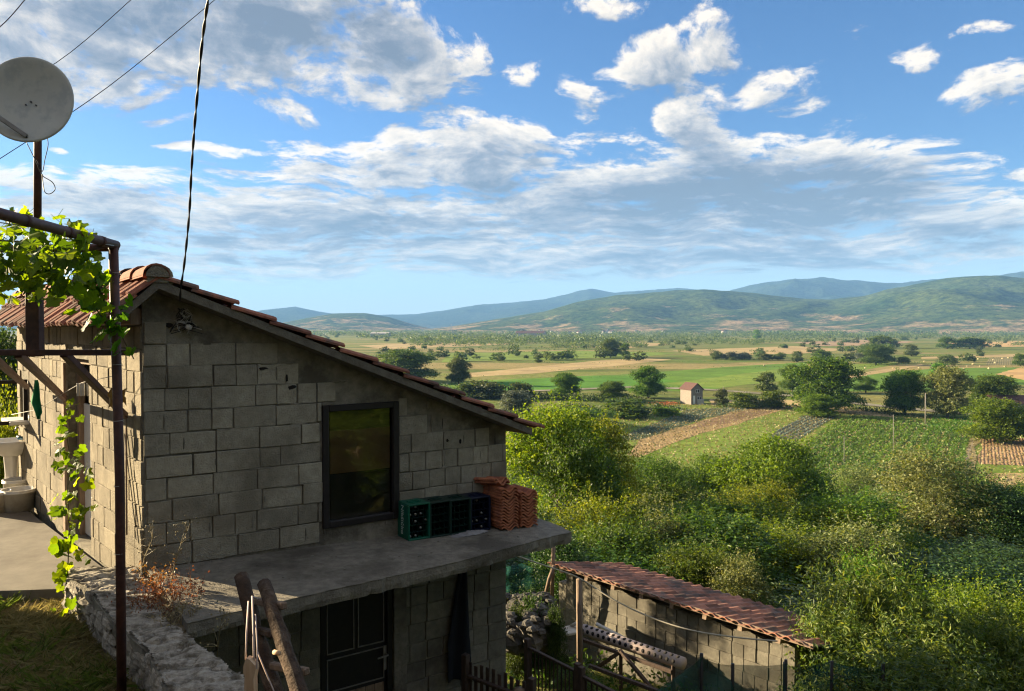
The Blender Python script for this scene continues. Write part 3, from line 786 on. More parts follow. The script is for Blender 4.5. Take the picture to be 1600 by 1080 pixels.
# side window with white sill and open dark casement
m=MB()
for (t0,t1,z0,z1) in ((4.88,4.93,-1.25,-.72),(5.37,5.42,-1.25,-.72),(4.93,5.37,-1.25,-1.2),(4.93,5.37,-.77,-.72)):
    m.box(lp((t0+t1)/2,-.05,(z0+z1)/2),(t1-t0,.06,z1-z0),ax=(D,DO,Vector((0,0,1))))
w_=rooted(m.build('side_window',M['white']),shed)
m=MB(); m.box(lp(5.15,-.07,-.985),(.44,.01,.44),ax=(D,DO,Vector((0,0,1)))); rooted(m.build('pane',M['glass']),shed)
m=MB(); m.box(lp(5.15,.10,-1.28),(.66,.28,.05),ax=(D,DO,Vector((0,0,1))),bev=.008); rooted(m.build('sill',M['white']),shed)
m=MB()
h0=lp(4.90,.0,-1.24);q=DO
for (a0,a1,z0,z1) in ((0,.05,-1.30,-.7),(.33,.38,-1.30,-.7),(.05,.33,-1.30,-1.25),(.05,.33,-.75,-.7)):
    c=lp(4.90,.02+(a0+a1)/2,(z0+z1)/2); m.box(c,(a1-a0,.035,z1-z0),ax=(DO,D,Vector((0,0,1))))
rooted(m.build('casement',M['frame']),shed)
# gable window
def framed(name,a0,a1,z0,z1,fw,o,mat,par):
    m=MB()
    for (x0,x1,y0,y1) in ((a0,a0+fw,z0,z1),(a1-fw,a1,z0,z1),(a0+fw,a1-fw,z0,z0+fw),(a0+fw,a1-fw,z1-fw,z1)):
        m.box(gp((x0+x1)/2,o,(y0+y1)/2),(x1-x0,.08,y1-y0),ax=(U,NO,Vector((0,0,1))),bev=.006)
    return rooted(m.build(name,mat),par)
wf=framed('window_frame',WIN[0],WIN[1],WIN[2],WIN[3],.065,-.005,M['frame'],shed)
m=MB(); m.box(gp(2.047,-.02,-1.4),(.70,.008,1.11),ax=(U,NO,Vector((0,0,1)))); rooted(m.build('pane',M['glass']),wf) if False else rooted(m.build('window_pane',M['glass']),shed)
m=MB(); m.box(gp(2.047,-.16,-1.4),(.84,.02,1.24),ax=(U,NO,Vector((0,0,1)))); rooted(m.build('curtain',M['blackcloth']),shed)
m=MB(); m.box(gp(2.06,-.05,-1.27),(.66,.012,.44),ax=(U,(NO+Vector((0,0,.0))),Vector((0,0,1)))); rooted(m.build('cardboard',surf('brown_cardboard',(.17,.11,.05),(.25,.165,.08),3,5,.9,.1,20,.002)),shed)
m=MB(); m.box(gp(2.06,-.055,-.92),(.66,.012,.26),ax=(U,NO,Vector((0,0,1)))); rooted(m.build('reflection_sheet',surf('olive_reflection_paint',(.04,.05,.012),(.22,.22,.04),3.5,6,.9,.2,20,.004,stretch=(1,1,3))),shed)  # olive sheet painted as the greenery reflected in the upper glass
m=MB(); m.box(gp(2.06,-.05,-1.73),(.66,.012,.46),ax=(U,NO,Vector((0,0,1)))); rooted(m.build('dark_board',surf('dark_board',(.035,.034,.028),(.06,.056,.045),3,5,.9,.1,20,.002)),shed)
# lower door
df=framed('lower_door',LD[0],LD[1],LD[2],LD[3]+.05,.06,-.03,M['doorframe'],shed)
m=MB()
m.box(gp(1.995,-.055,-3.7),(.68,.03,2.14),ax=(U,NO,Vector((0,0,1)))); rooted(m.build('door_leaf',M['doorframe']),shed)
m=MB()
def rect_bead(a0,a1,z0,z1,w=.010):
    for (x0,x1,y0,y1) in ((a0,a0+w,z0,z1),(a1-w,a1,z0,z1),(a0+w,a1-w,z0,z0+w),(a0+w,a1-w,z1-w,z1)):
        m.box(gp((x0+x1)/2,-.034,(y0+y1)/2),(x1-x0,.014,y1-y0),ax=(U,NO,Vector((0,0,1))))
rect_bead(1.68,1.975,-3.33,-2.6); rect_bead(2.015,2.31,-3.33,-2.6); rect_bead(1.68,2.31,-3.72,-3.38)
rooted(m.build('glazing_bead',M['doorbead']),shed)
m=MB()
for k in range(6): m.box(gp(1.73+.105*k,-.036,-4.25),(.098,.012,.98),ax=(U,NO,Vector((0,0,1))),bev=.003)
rooted(m.build('door_board',M['timber']),shed)
m=MB(); m.box(gp(2.315,-.02,-3.50),(.045,.02,.26),ax=(U,NO,Vector((0,0,1))),bev=.004); m.bar(gp(2.315,.0,-3.45),gp(2.315,.05,-3.45),.014); m.bar(gp(2.32,.05,-3.45),gp(2.20,.05,-3.46),.014)
rooted(m.build('door_handle',M['doorbead']),shed)
# concrete pillar strip right of the lower door
m=MB(); m.box(gp(2.47,.012,-3.7),(.15,.05,2.5),ax=(U,NO,Vector((0,0,1))),bev=.006); rooted(m.build('door_jamb',M['slab']),shed)
# ledge slab with broken edge
def zled(x,y):
    a=(Vector((x,y,0))-A).dot(U); return ZB+.005-.029*max(0,a)
SLAB=[(-2.36,5.52),(-1.75,6.09),(-1.14,6.65),(-.534,7.2),(.05,7.83),(.36,8.17),(.655,8.46),(.56,8.7),(.42,8.92),(.27,9.12),(gp(LG-.02,-.2,0).x,gp(LG-.02,-.2,0).y),(gp(.0,-.15,0).x,gp(.0,-.15,0).y),(-2.92,6.35)]
bm=bmesh.new()
ring=[]
for i,(x,y) in enumerate(SLAB):
    x2,y2=SLAB[(i+1)%len(SLAB)]; n_=max(1,int(math.hypot(x2-x,y2-y)/.05)) if i<10 else 1
    for k in range(n_):
        t_=k/n_; X=lerp(x,x2,t_);Y=lerp(y,y2,t_)
        j=mnoise.noise(Vector((X*9,Y*9,1)))*.013+mnoise.noise(Vector((X*30,Y*30,4)))*.007
        ring.append((X+j,Y-j*.9))
tv=[bm.verts.new((x,y,zled(x,y)+mnoise.noise(Vector((x*25,y*25,0)))*.003)) for x,y in ring]
ev=[bm.verts.new((x+mnoise.noise(Vector((x*18,y*18,8)))*.01,y+.006,zled(x,y)-.012)) for x,y in ring]
cv=[bm.verts.new((x+mnoise.noise(Vector((x*14,y*14,9)))*.018,y+mnoise.noise(Vector((x*14,y*14,19)))*.016,zled(x,y)-.075)) for x,y in ring]
bv=[bm.verts.new((x+mnoise.noise(Vector((x*14,y*14,29)))*.02,y+.012,zled(x,y)-.12+mnoise.noise(Vector((x*12,y*12,5)))*.01)) for x,y in ring]
n_=len(ring); bm.faces.new(tv); bm.faces.new(bv[::-1])
for a_,b_ in ((ev,tv),(cv,ev),(bv,cv)):
    for i in range(n_): bm.faces.new((a_[i],a_[(i+1)%n_],b_[(i+1)%n_],b_[i]))
bmesh.ops.recalc_face_normals(bm,faces=bm.faces)
me=bpy.data.meshes.new('ledge'); bm.to_mesh(me); bm.free(); me.uv_layers.new(name='rnd')
rooted(link('concrete_ledge',me,M['slab']),shed)
# roof deck (slab under tiles) with verge, then tiles
m=MB()
OV=.25; E0=-.2; E1=4.04
def deck(a0,a1,z0,z1,th):
    for_far=LL+.15
    P=[]
    for (a,z) in ((a0,z0),(a1,z1)):
        for dz in (0,th):
            P.append(gp(a,OV,z+dz)); q=gp(a,0,z+dz)+D*for_far; P.append(q)
    m.add(P,[(0,1,5,4),(2,6,7,3),(0,4,6,2),(1,3,7,5),(0,2,3,1),(4,5,7,6)])
deck(.1,E1,roof_under(.1),roof_under(E1),.075)
deck(E0-.02,.0999,roof_under(E0-.02)+.0,roof_under(.1)-.0,.085)
rooted(m.build('roof_deck',M['eave']),shed)
m=MB()
# mortar lump under the ridge cap
m.box(gp(.09,OV+.006,roof_under(.1)+.085),(.17,.02,.07),ax=(U,NO,Vector((0,0,1))),bev=.015)
m.box(gp(.12,OV-.2,roof_under(.1)+.07),(.2,.38,.08),ax=(U,NO,Vector((0,0,1))),bev=.015)
rooted(m.build('ridge_mortar',M['mortar']),shed)
def tile_field(name, a0,z0, a1,z1, o0, length, ncourse, period, mat, par, amp=.022, lift=.085, step=.022, org=None, along=None, seed=1, th=.016, ov0=.02):
    """tile courses: wave across 'along', steps down the slope. Courses run from ridge (a0,z0) to eave (a1,z1)"""
    mb=MB(); r=random.Random(seed)
    nper=int(length/period)
    dirA=(gp(a1,0,z1)-gp(a0,0,z0)); Ls=dirA.length; dirA.normalize()
    nrm=D.cross(dirA).normalized()
    if nrm.z<0: nrm=-nrm
    for c in range(ncourse):
        s0=Ls*c/ncourse-.05; s1=Ls*(c+1)/ncourse+(.0 if c<ncourse-1 else .05)
        for k in range(nper):
            base=gp(a0,o0+ov0,z0)+D*(k*period)*1.0
            jit=r.uniform(-.008,.008); jl=r.uniform(-.02,.02)
            nseg=6; top0=[];top1=[]
            for q in range(nseg+1):
                u=q/nseg; hgt=amp*(math.sin(math.pi*min(1,u/.62)) if u<.62 else -.35*math.sin(math.pi*(u-.62)/.38))
                pA=base+D*(u*period)+dirA*s0+nrm*(lift*.2+hgt+jit)
                pB=base+D*(u*period)+dirA*(s1+jl)+nrm*(lift*.2+hgt+step+jit)
                top0.append(pA);top1.append(pB)
            vs=top0+top1+[p-nrm*th for p in top0]+[p-nrm*th for p in top1]
            S=nseg+1;fs=[]
            for q in range(nseg):
                fs.append((q,q+1,S+q+1,S+q))
                fs.append((2*S+q,3*S+q,3*S+q+1,2*S+q+1))
                fs.append((S+q,S+q+1,3*S+q+1,3*S+q))
            fs.append((0,S,3*S,2*S)); fs.append((S-1,3*S-1,4*S-1,2*S-1))
            mb.add(vs,fs)
    return rooted(mb.build(name,mat),par)
tile_field('roof_tiles',.06,roof_under(.1)+.10,E1+.12,roof_under(E1)+.035,OV,LL+.5,12,.21,M['tile'],shed,seed=3,step=.045,amp=.03,th=.02)
tile_field('roof_tiles',.12,roof_under(.1)+.10,E0-.13,roof_under(E0)-.02,OV,LL+.5,2,.21,M['tile'],shed,seed=4,amp=.035,step=.03)
m=MB()
for k in range(16):
    c=gp(.075,OV+.05,roof_under(.1)+.10)+D*(k*.375)
    P=[];
    for (e,rr) in ((0,.108),(.4,.092)):
        for q in range(9):
            an=math.pi*q/8
            P.append(c+D*e+U*math.cos(an)*rr+Vector((0,0,math.sin(an)*rr*.95+(.012 if e==0 else 0))))
    fs=[(q,q+1,10+q,9+q) for q in range(8)]
    P+=[p-Vector((0,0,.016))+(c-p).normalized()*.0 for p in P]
    fs+=[(18+q,27+q,28+q,19+q) for q in range(8)]+[(q,18+q,19+q,q+1) for q in range(8)]
    m.add(P,fs,smooth=False)
rooted(m.build('ridge_tiles',M['tile']),shed)
m=MB(); c=gp(.10,OV+.04,roof_under(.1)+.10)
m.add([c]+[c+U*math.cos(math.pi*q/8)*.11+Vector((0,0,math.sin(math.pi*q/8)*.105)) for q in range(9)],[(0,q+1,q+2) for q in range(8)])
rooted(m.build('ridge_end',M['mortar']),shed)

# ------------------------------------------------------------------ terrace, grass bank, stone wall
ZT=-2.39; ZG=-2.5
m=MB()
e1=lp(0,.0,0)
m.prism([(e1.x-.03,e1.y-.0),(-3.72,7.02),(-4.55,6.93),(-9,6.7),(-16,6.3),(-16,14.5),(lp(LL+.2,-.0,0).x-.2,lp(LL+.2,0,0).y)],-6.5,ZT)
o=m.build('terrace',M['terrace']); tag(o,kind='structure')
# grass bank
GP_=[(-3.9,7.0),(-3.75,6.6),(-3.4,6.35),(-2.40,5.25),(-2.1,4.78),(-1.5,4.0),(-1.2,2.5),(-1.2,-6),(-16,-6),(-16,6.25),(-9,6.65),(-4.5,6.9)]
m=MB(); m.prism(GP_,-6.6,ZG); o=m.build('grass_bank',M['soil']); tag(o,kind='structure')
def in_poly(x,y,P):
    c=False;j=len(P)-1
    for i in range(len(P)):
        if (P[i][1]>y)!=(P[j][1]>y) and x<(P[j][0]-P[i][0])*(y-P[i][1])/(P[j][1]-P[i][1])+P[i][0]: c=not c
        j=i
    return c
def blades(name, pts, hts, wds, mat, seed, lean=.5, seg=2, label=None, cat=None, kind='stuff'):
    rng=np.random.default_rng(seed); n=len(pts); P=np.array(pts,dtype=float); Hh=np.array(hts)[:,None]; W=np.array(wds)[:,None]
    a=rng.uniform(0,2*np.pi,n); s=np.stack([np.cos(a),np.sin(a),np.zeros(n)],1)
    l=rng.normal(size=(n,3))*lean*Hh; l[:,2]=0
    V=np.empty((n,4,3)); mid=P+l*.35+np.array([0,0,1])*Hh*.55; tip=P+l+np.array([0,0,1])*Hh
    V[:,0]=P-s*W*.5; V[:,1]=P+s*W*.5; V[:,2]=tip; V[:,3]=mid-s*W*.45
    uv=rng.random((n,2)); me=np_mesh(name,V.reshape(-1,3),n,4,uv)
    o=link(name,me,L[mat]); 
    if kind: tag(o,label,cat,kind=kind)
    return o
rng=np.random.default_rng(5)
pts=[];ht=[];wd=[]; pts2=[];ht2=[];wd2=[]
while len(pts)<15000:
    x=rng.uniform(-6.5,-1.6); y=rng.uniform(3.6,6.95)
    if not in_poly(x,y,GP_) or abs(x)>y*.75: continue
    g=fb(x,y,1.1)+.5*fb(x,y,5)
    if g>-.15+.0: pts.append((x,y,ZG-.01)); h_=rng.uniform(.02,.07)*(1+1.1*max(0,g)); ht.append(h_); wd.append(rng.uniform(.004,.009))
while len(pts2)<34000:
    x=rng.uniform(-6.5,-1.6); y=rng.uniform(3.6,6.95)
    if not in_poly(x,y,GP_) or abs(x)>y*.75: continue
    pts2.append((x,y,ZG-.01)); ht2.append(rng.uniform(.01,.05)); wd2.append(rng.uniform(.003,.006))
blades('grass',pts,ht,wd,'grass',1,lean=1.1,label='short green grass on the bank beside the stone wall',cat='grass')
blades('dry_grass',pts2,ht2,[w_*1.3 for w_ in wd2],'drygrass',2,lean=2.0,label='dry straw-coloured grass and litter on the bank',cat='dry grass')
pts=[];ht=[];wd=[]
while len(pts)<3600:
    x=rng.uniform(-4.6,-2.0); y=rng.uniform(4.6,6.9)
    if not in_poly(x,y,GP_): continue
    g=fb(x,y,1.6)+.6*fb(x,y,6)
    if g<.15: continue
    pts.append((x,y,ZG-.01)); ht.append(rng.uniform(.05,.14)*(.6+g)); wd.append(rng.uniform(.006,.014))
blades('tall_grass',pts,ht,wd,'tuft',6,lean=.7,label='taller fresh green grass tufts close to the stone wall and vine',cat='grass tufts')
# stone wall: rubble stones
ZW=-2.15
m=MB(); WP=[(-3.42,6.92),(-3.02,6.42),(-2.62,5.72),(-1.72,4.78),(-1.2,4.15),(-.8,3.5),(-1.35,3.35),(-1.72,3.95),(-2.20,4.74),(-2.46,5.12),(-3.06,5.76),(-3.55,6.36),(-3.86,6.62),(-4.0,6.93)]
m.cur=1; m.prism([(x,y) for x,y in WP],-5.2,ZW-.035)
m.cur=0
sw=MB(); r=random.Random(9)
# stones across the top
cells=[]
tries=0
while tries<5200 and len(cells)<520:
    tries+=1
    x=r.uniform(-4.0,-.75); y=r.uniform(3.3,6.95)
    if not in_poly(x,y,WP): continue
    s=r.choice((.045,.06,.08,.11))
    if any((x-a)**2+(y-b)**2<(.72*(s+c))**2 for a,b,c in cells): continue
    cells.append((x,y,s))
def stone(mb,c,sx,sy,sz,rr,rz=None):
    n1=6;n2=4;vs=[];fs=[];rz=rr.uniform(0,3.14) if rz is None else rz;ph=rr.uniform(0,50)
    for i in range(n2+1):
        th=math.pi*i/n2
        for k in range(n1):
            an=2*math.pi*k/n1+.3*i
            v=Vector((math.sin(th)*math.cos(an),math.sin(th)*math.sin(an),math.cos(th)))
            f_=1+.28*mnoise.noise(v*1.7+Vector((ph,0,0)))+rr.uniform(-.10,.10)
            p=Vector((v.x*sx*f_,v.y*sy*f_,v.z*sz*f_))
            p=Vector((p.x*math.cos(rz)-p.y*math.sin(rz),p.x*math.sin(rz)+p.y*math.cos(rz),p.z)); vs.append(Vector(c)+p)
    for i in range(n2):
        for k in range(n1):
            k2=(k+1)%n1; fs.append((i*n1+k,(i+1)*n1+k,(i+1)*n1+k2,i*n1+k2))
    mb.add(vs,fs)
def rock_top():
    stp=.016; V={};vs=[];fs=[]
    nx=int(3.6/stp);ny=int(4.0/stp)
    for i in range(nx):
        for j in range(ny):
            x=-4.1+i*stp;y=3.2+j*stp
            if not in_poly(x,y,WP): continue
            # chunky slabs: warped cells with a different height and tilt each
            wx=x+mnoise.noise(Vector((x*6,y*6,2)))*.05; wy=y+mnoise.noise(Vector((x*6,y*6,7)))*.05
            ca,sa=math.cos(.35),math.sin(.35); u=(wx*ca+wy*sa)*3.8; v=(-wx*sa+wy*ca)*8.5
            d,p=mnoise.voronoi(Vector((u,v,0)))
            hsh=mnoise.cell(Vector((p[0].x*7.3,p[0].y*5.1,3))); hs2=mnoise.cell(Vector((p[0].x*3.3,p[0].y*9.1,8)))
            e=min(1,(d[1]-d[0])*3.2)
            z=(hsh-.5)*.016+(v-p[0].y)*(hs2-.3)*.016-(1-e)**3*.026
            z+=mnoise.fractal(Vector((x*16+y*6,y*55,1)),.8,2.1,4)*.0055
            V[(i,j)]=len(vs); vs.append((x,y,ZW+z))
    for (i,j),a in V.items():
        b=V.get((i+1,j));c=V.get((i+1,j+1));d=V.get((i,j+1))
        if b is not None and c is not None and d is not None: fs.append((a,b,c,d))
    return vs,fs
vs_,fs_=rock_top(); m.add(vs_,fs_,uv=(.5,.5))
# side faces
def side_stones(p,q,z0,z1,num):
    for i in range(num):
        t_=r.random(); z=r.uniform(z0,z1); s=r.uniform(.05,.10)
        dx_=Vector((q[0]-p[0],q[1]-p[1])).normalized(); stone(m,(lerp(p[0],q[0],t_)+dx_.y*.0,lerp(p[1],q[1],t_),z),s*1.3,s*.32,s*.5,r,rz=math.atan2(dx_.y,dx_.x)+r.gauss(0,.1))
for a_,b_ in zip(WP[:6],WP[1:6]): side_stones(a_,b_,-3.6,ZW-.06,60)
for a_,b_ in zip(WP[6:],WP[7:]): side_stones(a_,b_,ZG,ZW-.06,34)
o=m.build('stone_wall',[M['stone'],M['mortar']]); tag(o,'rough limestone rubble wall running down between grass bank and ledge','wall')
# soil pocket between wall and ledge
m=MB(); m.prism([(-3.35,6.85),(-3.1,6.7),(-2.9,6.4),(-2.36,5.55),(-2.45,5.45),(-2.75,5.75),(-3.1,6.35)],-5,-2.2); o=m.build('soil_pocket',M['soil']); tag(o,kind='structure')
# dry weeds
def weed(name,c,rad,h,n,mat,seed,lsz,label,cat='weed',flop=1.0):
    rng=np.random.default_rng(seed); rr=random.Random(seed); mb=MB(); C=[]
    for i in range(n):
        a=rr.uniform(0,6.28); q=rad*math.sqrt(rr.random()); b=Vector((c[0]+math.cos(a)*q,c[1]+math.sin(a)*q,c[2]-.02))
        l=Vector((rr.gauss(0,.3),rr.gauss(0,.3),1)).normalized()*h*rr.uniform(.4,1)
        mid=b+l*.55+Vector((rr.gauss(0,.02),rr.gauss(0,.02),0)); e=b+l+Vector((rr.gauss(0,.05),rr.gauss(0,.05),-.02))*flop
        mb.tube([b,mid,e],[.003,.0022,.001],4,cap=False)
        for k in range(14):
            t_=rr.uniform(.2,1); p=b.lerp(mid,t_*2) if t_<.5 else mid.lerp(e,t_*2-1)
            C.append(p+Vector((rr.gauss(0,.022),rr.gauss(0,.022),rr.gauss(0,.018))))
    root=empty(name,c,label,cat)
    rooted(mb.build('stem',L[mat]),root)
    C=np.array([tuple(p) for p in C]); S=lsz*rng.uniform(.5,1.3,len(C))
    me=np_mesh(name+'_leaves',leaf_quads(C,S,.5,np.zeros_like(C),rng),len(C),4,rng.random((len(C),2)))
    rooted(link('leaves',me,L[mat]),root); return root
weed('dry_weed',(-2.72,6.02,-2.2),.26,.29,75,'dry',3,.012,'orange and red dry weeds growing between the stone wall and the ledge')
weed('dry_weed',(-3.05,6.50,-2.2),.16,.26,30,'dry',4,.013,'small reddish weed tuft at the foot of the shed corner')
weed('dry_weed',(-2.48,5.66,-2.2),.14,.24,26,'drygrass',5,.012,'brown dead weed tuft against the left end of the ledge')
# thistle stalk
def stalk(pxs,Y,label,r0=.004):
    pts=[at(px,py,Y) for px,py in pxs]
    m=MB(); n_=len(pts); m.tube(pts,[r0*(1-.6*i/(n_-1)) for i in range(n_)],5)
    for i in range(n_-4,n_):
        for k in range(5):
            e=pts[i]+Vector((rnd.gauss(0,.06),rnd.gauss(0,.04),rnd.uniform(-.01,.10)))
            m.tube([pts[i],(pts[i]+e)/2+Vector((0,0,.012)),e],[.0018,.0014,.0006],4)
            stone(m,e,.006,.006,.008,rnd)
    o=m.build('dry_stalk',L['drygrass']); return tag(o,label,'dead plant')
stalk([(266,925),(270,895),(276,870),(283,850),(292,832),(297,818)],6.15,'tall pale dry thistle stalk leaning in front of the block wall')
stalk([(222,888),(226,870),(232,858),(238,842),(236,830)],6.6,'short dry stalk at the lit corner of the shed')
stalk([(338,1040),(341,1010),(343,985),(346,970),(352,962)],5.2,'thin dry stalk growing beside the stone wall below the ledge',.003)

def in_poly2(x,y,P): return in_poly(x,y,P)
# ------------------------------------------------------------------ things on the ledge
def crate(loc,rz,body,inner,label,letters=False,bottles=0):
    e=empty('beer_crate',loc,label,'crate','green plastic crates lying on their sides on the ledge',rz)
    W,Dp,Hh=.245,.27,.375       # along wall, outward, up
    m=MB(); t_=.014
    m.box((0,0,t_/2),(W,Dp,t_),bev=.004); m.box((0,0,Hh-t_/2),(W,Dp,t_),bev=.004)
    m.box((-W/2+t_/2,0,Hh/2),(t_,Dp-.002,Hh-2*t_),bev=.003); m.box((W/2-t_/2,0,Hh/2),(t_,Dp-.002,Hh-2*t_),bev=.003)
    m.box((0,Dp/2-t_/2,Hh/2),(W-2*t_,t_,Hh-2*t_))
    for (x0,z0,w,h) in ((0,.006,W,.018),(0,Hh-.006,W,.018)): m.box((x0,-Dp/2+.01,z0),(w+.006,.024,h),bev=.004)
    for sx in(-1,1): m.box((sx*(W/2),-Dp/2+.01,Hh/2),(.016,.024,Hh-.03),bev=.004)
    # hand-hole rims on the face that points up
    m.box((0,-.03,Hh+.003),(.12,.012,.008)); m.box((0,.03,Hh+.003),(.12,.012,.008)); m.box((-.06,0,Hh+.003),(.012,.07,.008)); m.box((.06,0,Hh+.003),(.012,.07,.008))
    m.build('crate_body',M[body],e)
    g=MB()
    for k in range(1,4): g.box((-W/2+W*k/4,.01,Hh/2),(.004,Dp-.05,Hh-.032))
    for k in range(1,5): g.box((0,.0105,Hh*k/5),(W-.03,Dp-.052,.004))
    g.build('divider',M[inner],e)
    if letters:
        cu=bpy.data.curves.new('lettering','FONT'); cu.body='Nikšićko'; cu.size=.085; cu.extrude=.0008; cu.align_x='CENTER'; cu.align_y='CENTER'
        to=bpy.data.objects.new('tmp',cu); col.objects.link(to)
        dg=bpy.context.evaluated_depsgraph_get(); me=bpy.data.meshes.new_from_object(to.evaluated_get(dg))
        bpy.data.objects.remove(to)
        me.uv_layers.new(name='rnd')
        o=link('lettering',me,M['letter'],e)
        # text x axis runs down the face, its top points towards the open front
        o.matrix_local=Matrix(((0,0,-1,-W/2-.0035),(0,-1,0,.015),(-1,0,0,Hh/2+.01),(0,0,0,1)))
    return e
ang=math.atan2(U.y,U.x)
lab=['bright green beer crate with white lettering, nearest the dark window','dark green crate second from the window, beside the lettered one','dark empty crate behind the grey cloth on the ledge','navy blue crate beside the terracotta tile stacks']
bi=0
BOT=None
for k in range(4):
    a=2.575+.250*k; p=gp(a,.145,0); z=zled(gp(a,.28,0).x,gp(a,.28,0).y)+.003
    e=crate(Vector((p.x,p.y,z)),ang+ (0,.01,-.015,.01)[k],('green_plastic','green_dark','green_dark','blue_dark')[k],('green_dark','green_dark','green_dark','blue_dark')[k],lab[k],k==0)
    if k in (0,3):
        for (ix,iz) in ([(0,0),(1,0),(2,1),(1,2),(0,3),(1,4),(3,2),(2,3),(1,3)] if k==0 else [(0,1),(1,1),(2,2),(1,4),(2,0),(3,1)]):
            lx=-.245/2+.245*(ix+.5)/4; lz=.375*(iz+.5)/5
            if BOT is None:
                m=MB(); m.lathe([(.001,-.0),(.024,.0),(.026,.01),(.026,.12),(.022,.14),(.012,.17),(.012,.205),(.001,.206)],(0,0,0),10); BOT=m.mesh('beer_bottle'); BOT.materials.append(M['bottle'])
                m=MB(); m.lathe([(.001,.214),(.013,.213),(.014,.205),(.014,.2)],(0,0,0),10); CAP=m.mesh('bottle_cap'); CAP.materials.append(M['cap'])
            q=Vector(e.location)+U*lx+Vector((0,0,lz)); q=q+NO*(-.11)
            b=bpy.data.objects.new('beer_bottle',BOT); col.objects.link(b); b.location=q
            b.rotation_euler=NO.to_track_quat('Z','Y').to_euler()
            tag(b,'brown bottle lying in the lettered green crate' if k==0 else 'brown bottle lying in the navy crate by the tiles','bottle','bottles in the lettered crate' if k==0 else 'bottles in the navy crate')
            c=bpy.data.objects.new('cap',CAP); col.objects.link(c); c.parent=b
m=MB(); r=random.Random(31)
for k in range(150):
    a_=r.uniform(.0,3.9); o_=r.uniform(.02,1.0)**1.3; p=gp(a_,o_,0)
    if not in_poly2(p.x,p.y,SLAB): continue
    s_=r.uniform(.004,.012); stone_w(m,Vector((p.x,p.y,zled(p.x,p.y)+s_*.4)),s_*1.3,s_,s_*.6,r)
o=m.build('grit',M['mortar']); tag(o,'crumbs of mortar and grit scattered on the ledge','grit',kind='stuff')
# roof tile stacks
def one_tile():
    m=MB(); W=.23;Lh=.40;n_=12;top=[];
    for e in (0,1):
        for q in range(n_+1):
            u=q/n_; h=.024*math.sin(u*2*math.pi*1.5+.4)
            top.append(Vector((-W/2+W*u,-Lh/2+Lh*e,h)))
    vs=top+[v-Vector((0,0,.017)) for v in top]; S=n_+1; fs=[]
    for q in range(n_):
        fs+=[(q,q+1,S+q+1,S+q),(2*S+q,3*S+q,3*S+q+1,2*S+q+1),(q,2*S+q,2*S+q+1,q+1),(S+q,S+q+1,3*S+q+1,3*S+q)]
    fs+=[(0,S,3*S,2*S),(S-1,3*S-1,4*S-1,2*S-1)]
    m.add(vs,fs); me=m.mesh('roof_tile'); me.materials.append(M['tile_new']); return me
TM=one_tile()
for (a,out,n_,gr) in ((3.63,.20,14,'nearer stack of spare roof tiles on the ledge'),(3.90,.19,12,'farther stack of spare roof tiles on the ledge end')):
    p=gp(a,out,0); z=zled(p.x,p.y)+.03
    for k in range(n_):
        o=bpy.data.objects.new('roof_tile',TM); col.objects.link(o)
        o.location=(p.x+rnd.gauss(0,.004),p.y+rnd.gauss(0,.004),z+k*.033); o.rotation_euler=(0,0,ang+rnd.gauss(0,.02))
        tag(o,'wavy terracotta tile in the stack touching the navy crate' if 'nearer' in gr else 'wavy terracotta tile in the stack at the far end of the ledge','roof tile',gr)
p=gp(3.55,.12,0)
for k in range(2):
    o=bpy.data.objects.new('roof_tile',TM); col.objects.link(o); o.location=(p.x-.02*k,p.y,zled(p.x,p.y)+.03+14*.033+.012+.03*k); o.rotation_euler=(R(-6),R(4),ang+.25)
    tag(o,'loose terracotta tile tilted on top of the nearer stack, %s'%('lower one' if k==0 else 'topmost'),'roof tile')
# grey cloth heap in front of the crates
bm=bmesh.new(); bmesh.ops.create_grid(bm,x_segments=60,y_segments=24,size=1)
for v in bm.verts:
    x,y=v.co.x,v.co.y; r_=math.hypot(x,y*1.1)
    h=max(0,1-r_)**.6*(.028+.022*abs(mnoise.noise(Vector((x*4,y*6,0))))+.012*mnoise.noise(Vector((x*9,y*14,2))))
    k=1+.15*mnoise.noise(Vector((x*2,y*2,7)))
    v.co=Vector((x*.24*k,y*.09*k,h if r_<1 else -.004))
bmesh.ops.delete(bm,geom=[v for v in bm.verts if v.co.z<-.003],context='VERTS')
me=bpy.data.meshes.new('cloth_heap'); bm.to_mesh(me); bm.free(); me.uv_layers.new(name='rnd'); me.polygons.foreach_set('use_smooth',[True]*len(me.polygons))
p=gp(3.15,.34,0); o=link('cloth_heap',me,M['cloth'],None,(p.x,p.y,zled(p.x,p.y)+.004)); o.rotation_euler=(0,0,ang+.05)
tag(o,'crumpled pale grey cloth lying in front of the crates','cloth')
# black cloth hanging on the lower wall
m=MB(); rows=14;vs=[];fs=[]
for i in range(rows+1):
    q=i/rows; z=lerp(-2.62,-3.92,q); wl=lerp(.035,.20,min(1,q*1.5)); wr=lerp(.05,.12,q)
    for k in range(11):
        u=k/10; a=3.22-wl+(wl+wr)*u+ .02*mnoise.noise(Vector((q*3,u,3))); fold=.02*math.sin(u*9+q*2)+.012*mnoise.noise(Vector((u*5,q*3,0)))
        vs.append(gp(a,.055+fold+.02*q,z+.012*math.sin(u*7)*(q>.95)))
for i in range(rows):
    for k in range(10): fs.append((i*11+k,i*11+k+1,(i+1)*11+k+1,(i+1)*11+k))
nv=len(vs); vs+=[v-NO*.012 for v in vs]; fs+=[(a+nv,d+nv,c+nv,b+nv) for a,b,c,d in fs]
m.add(vs,fs,smooth=True); o=m.build('hanging_cloth',M['blackcloth']); tag(o,'long black cloth hanging on the lower block wall','cloth')
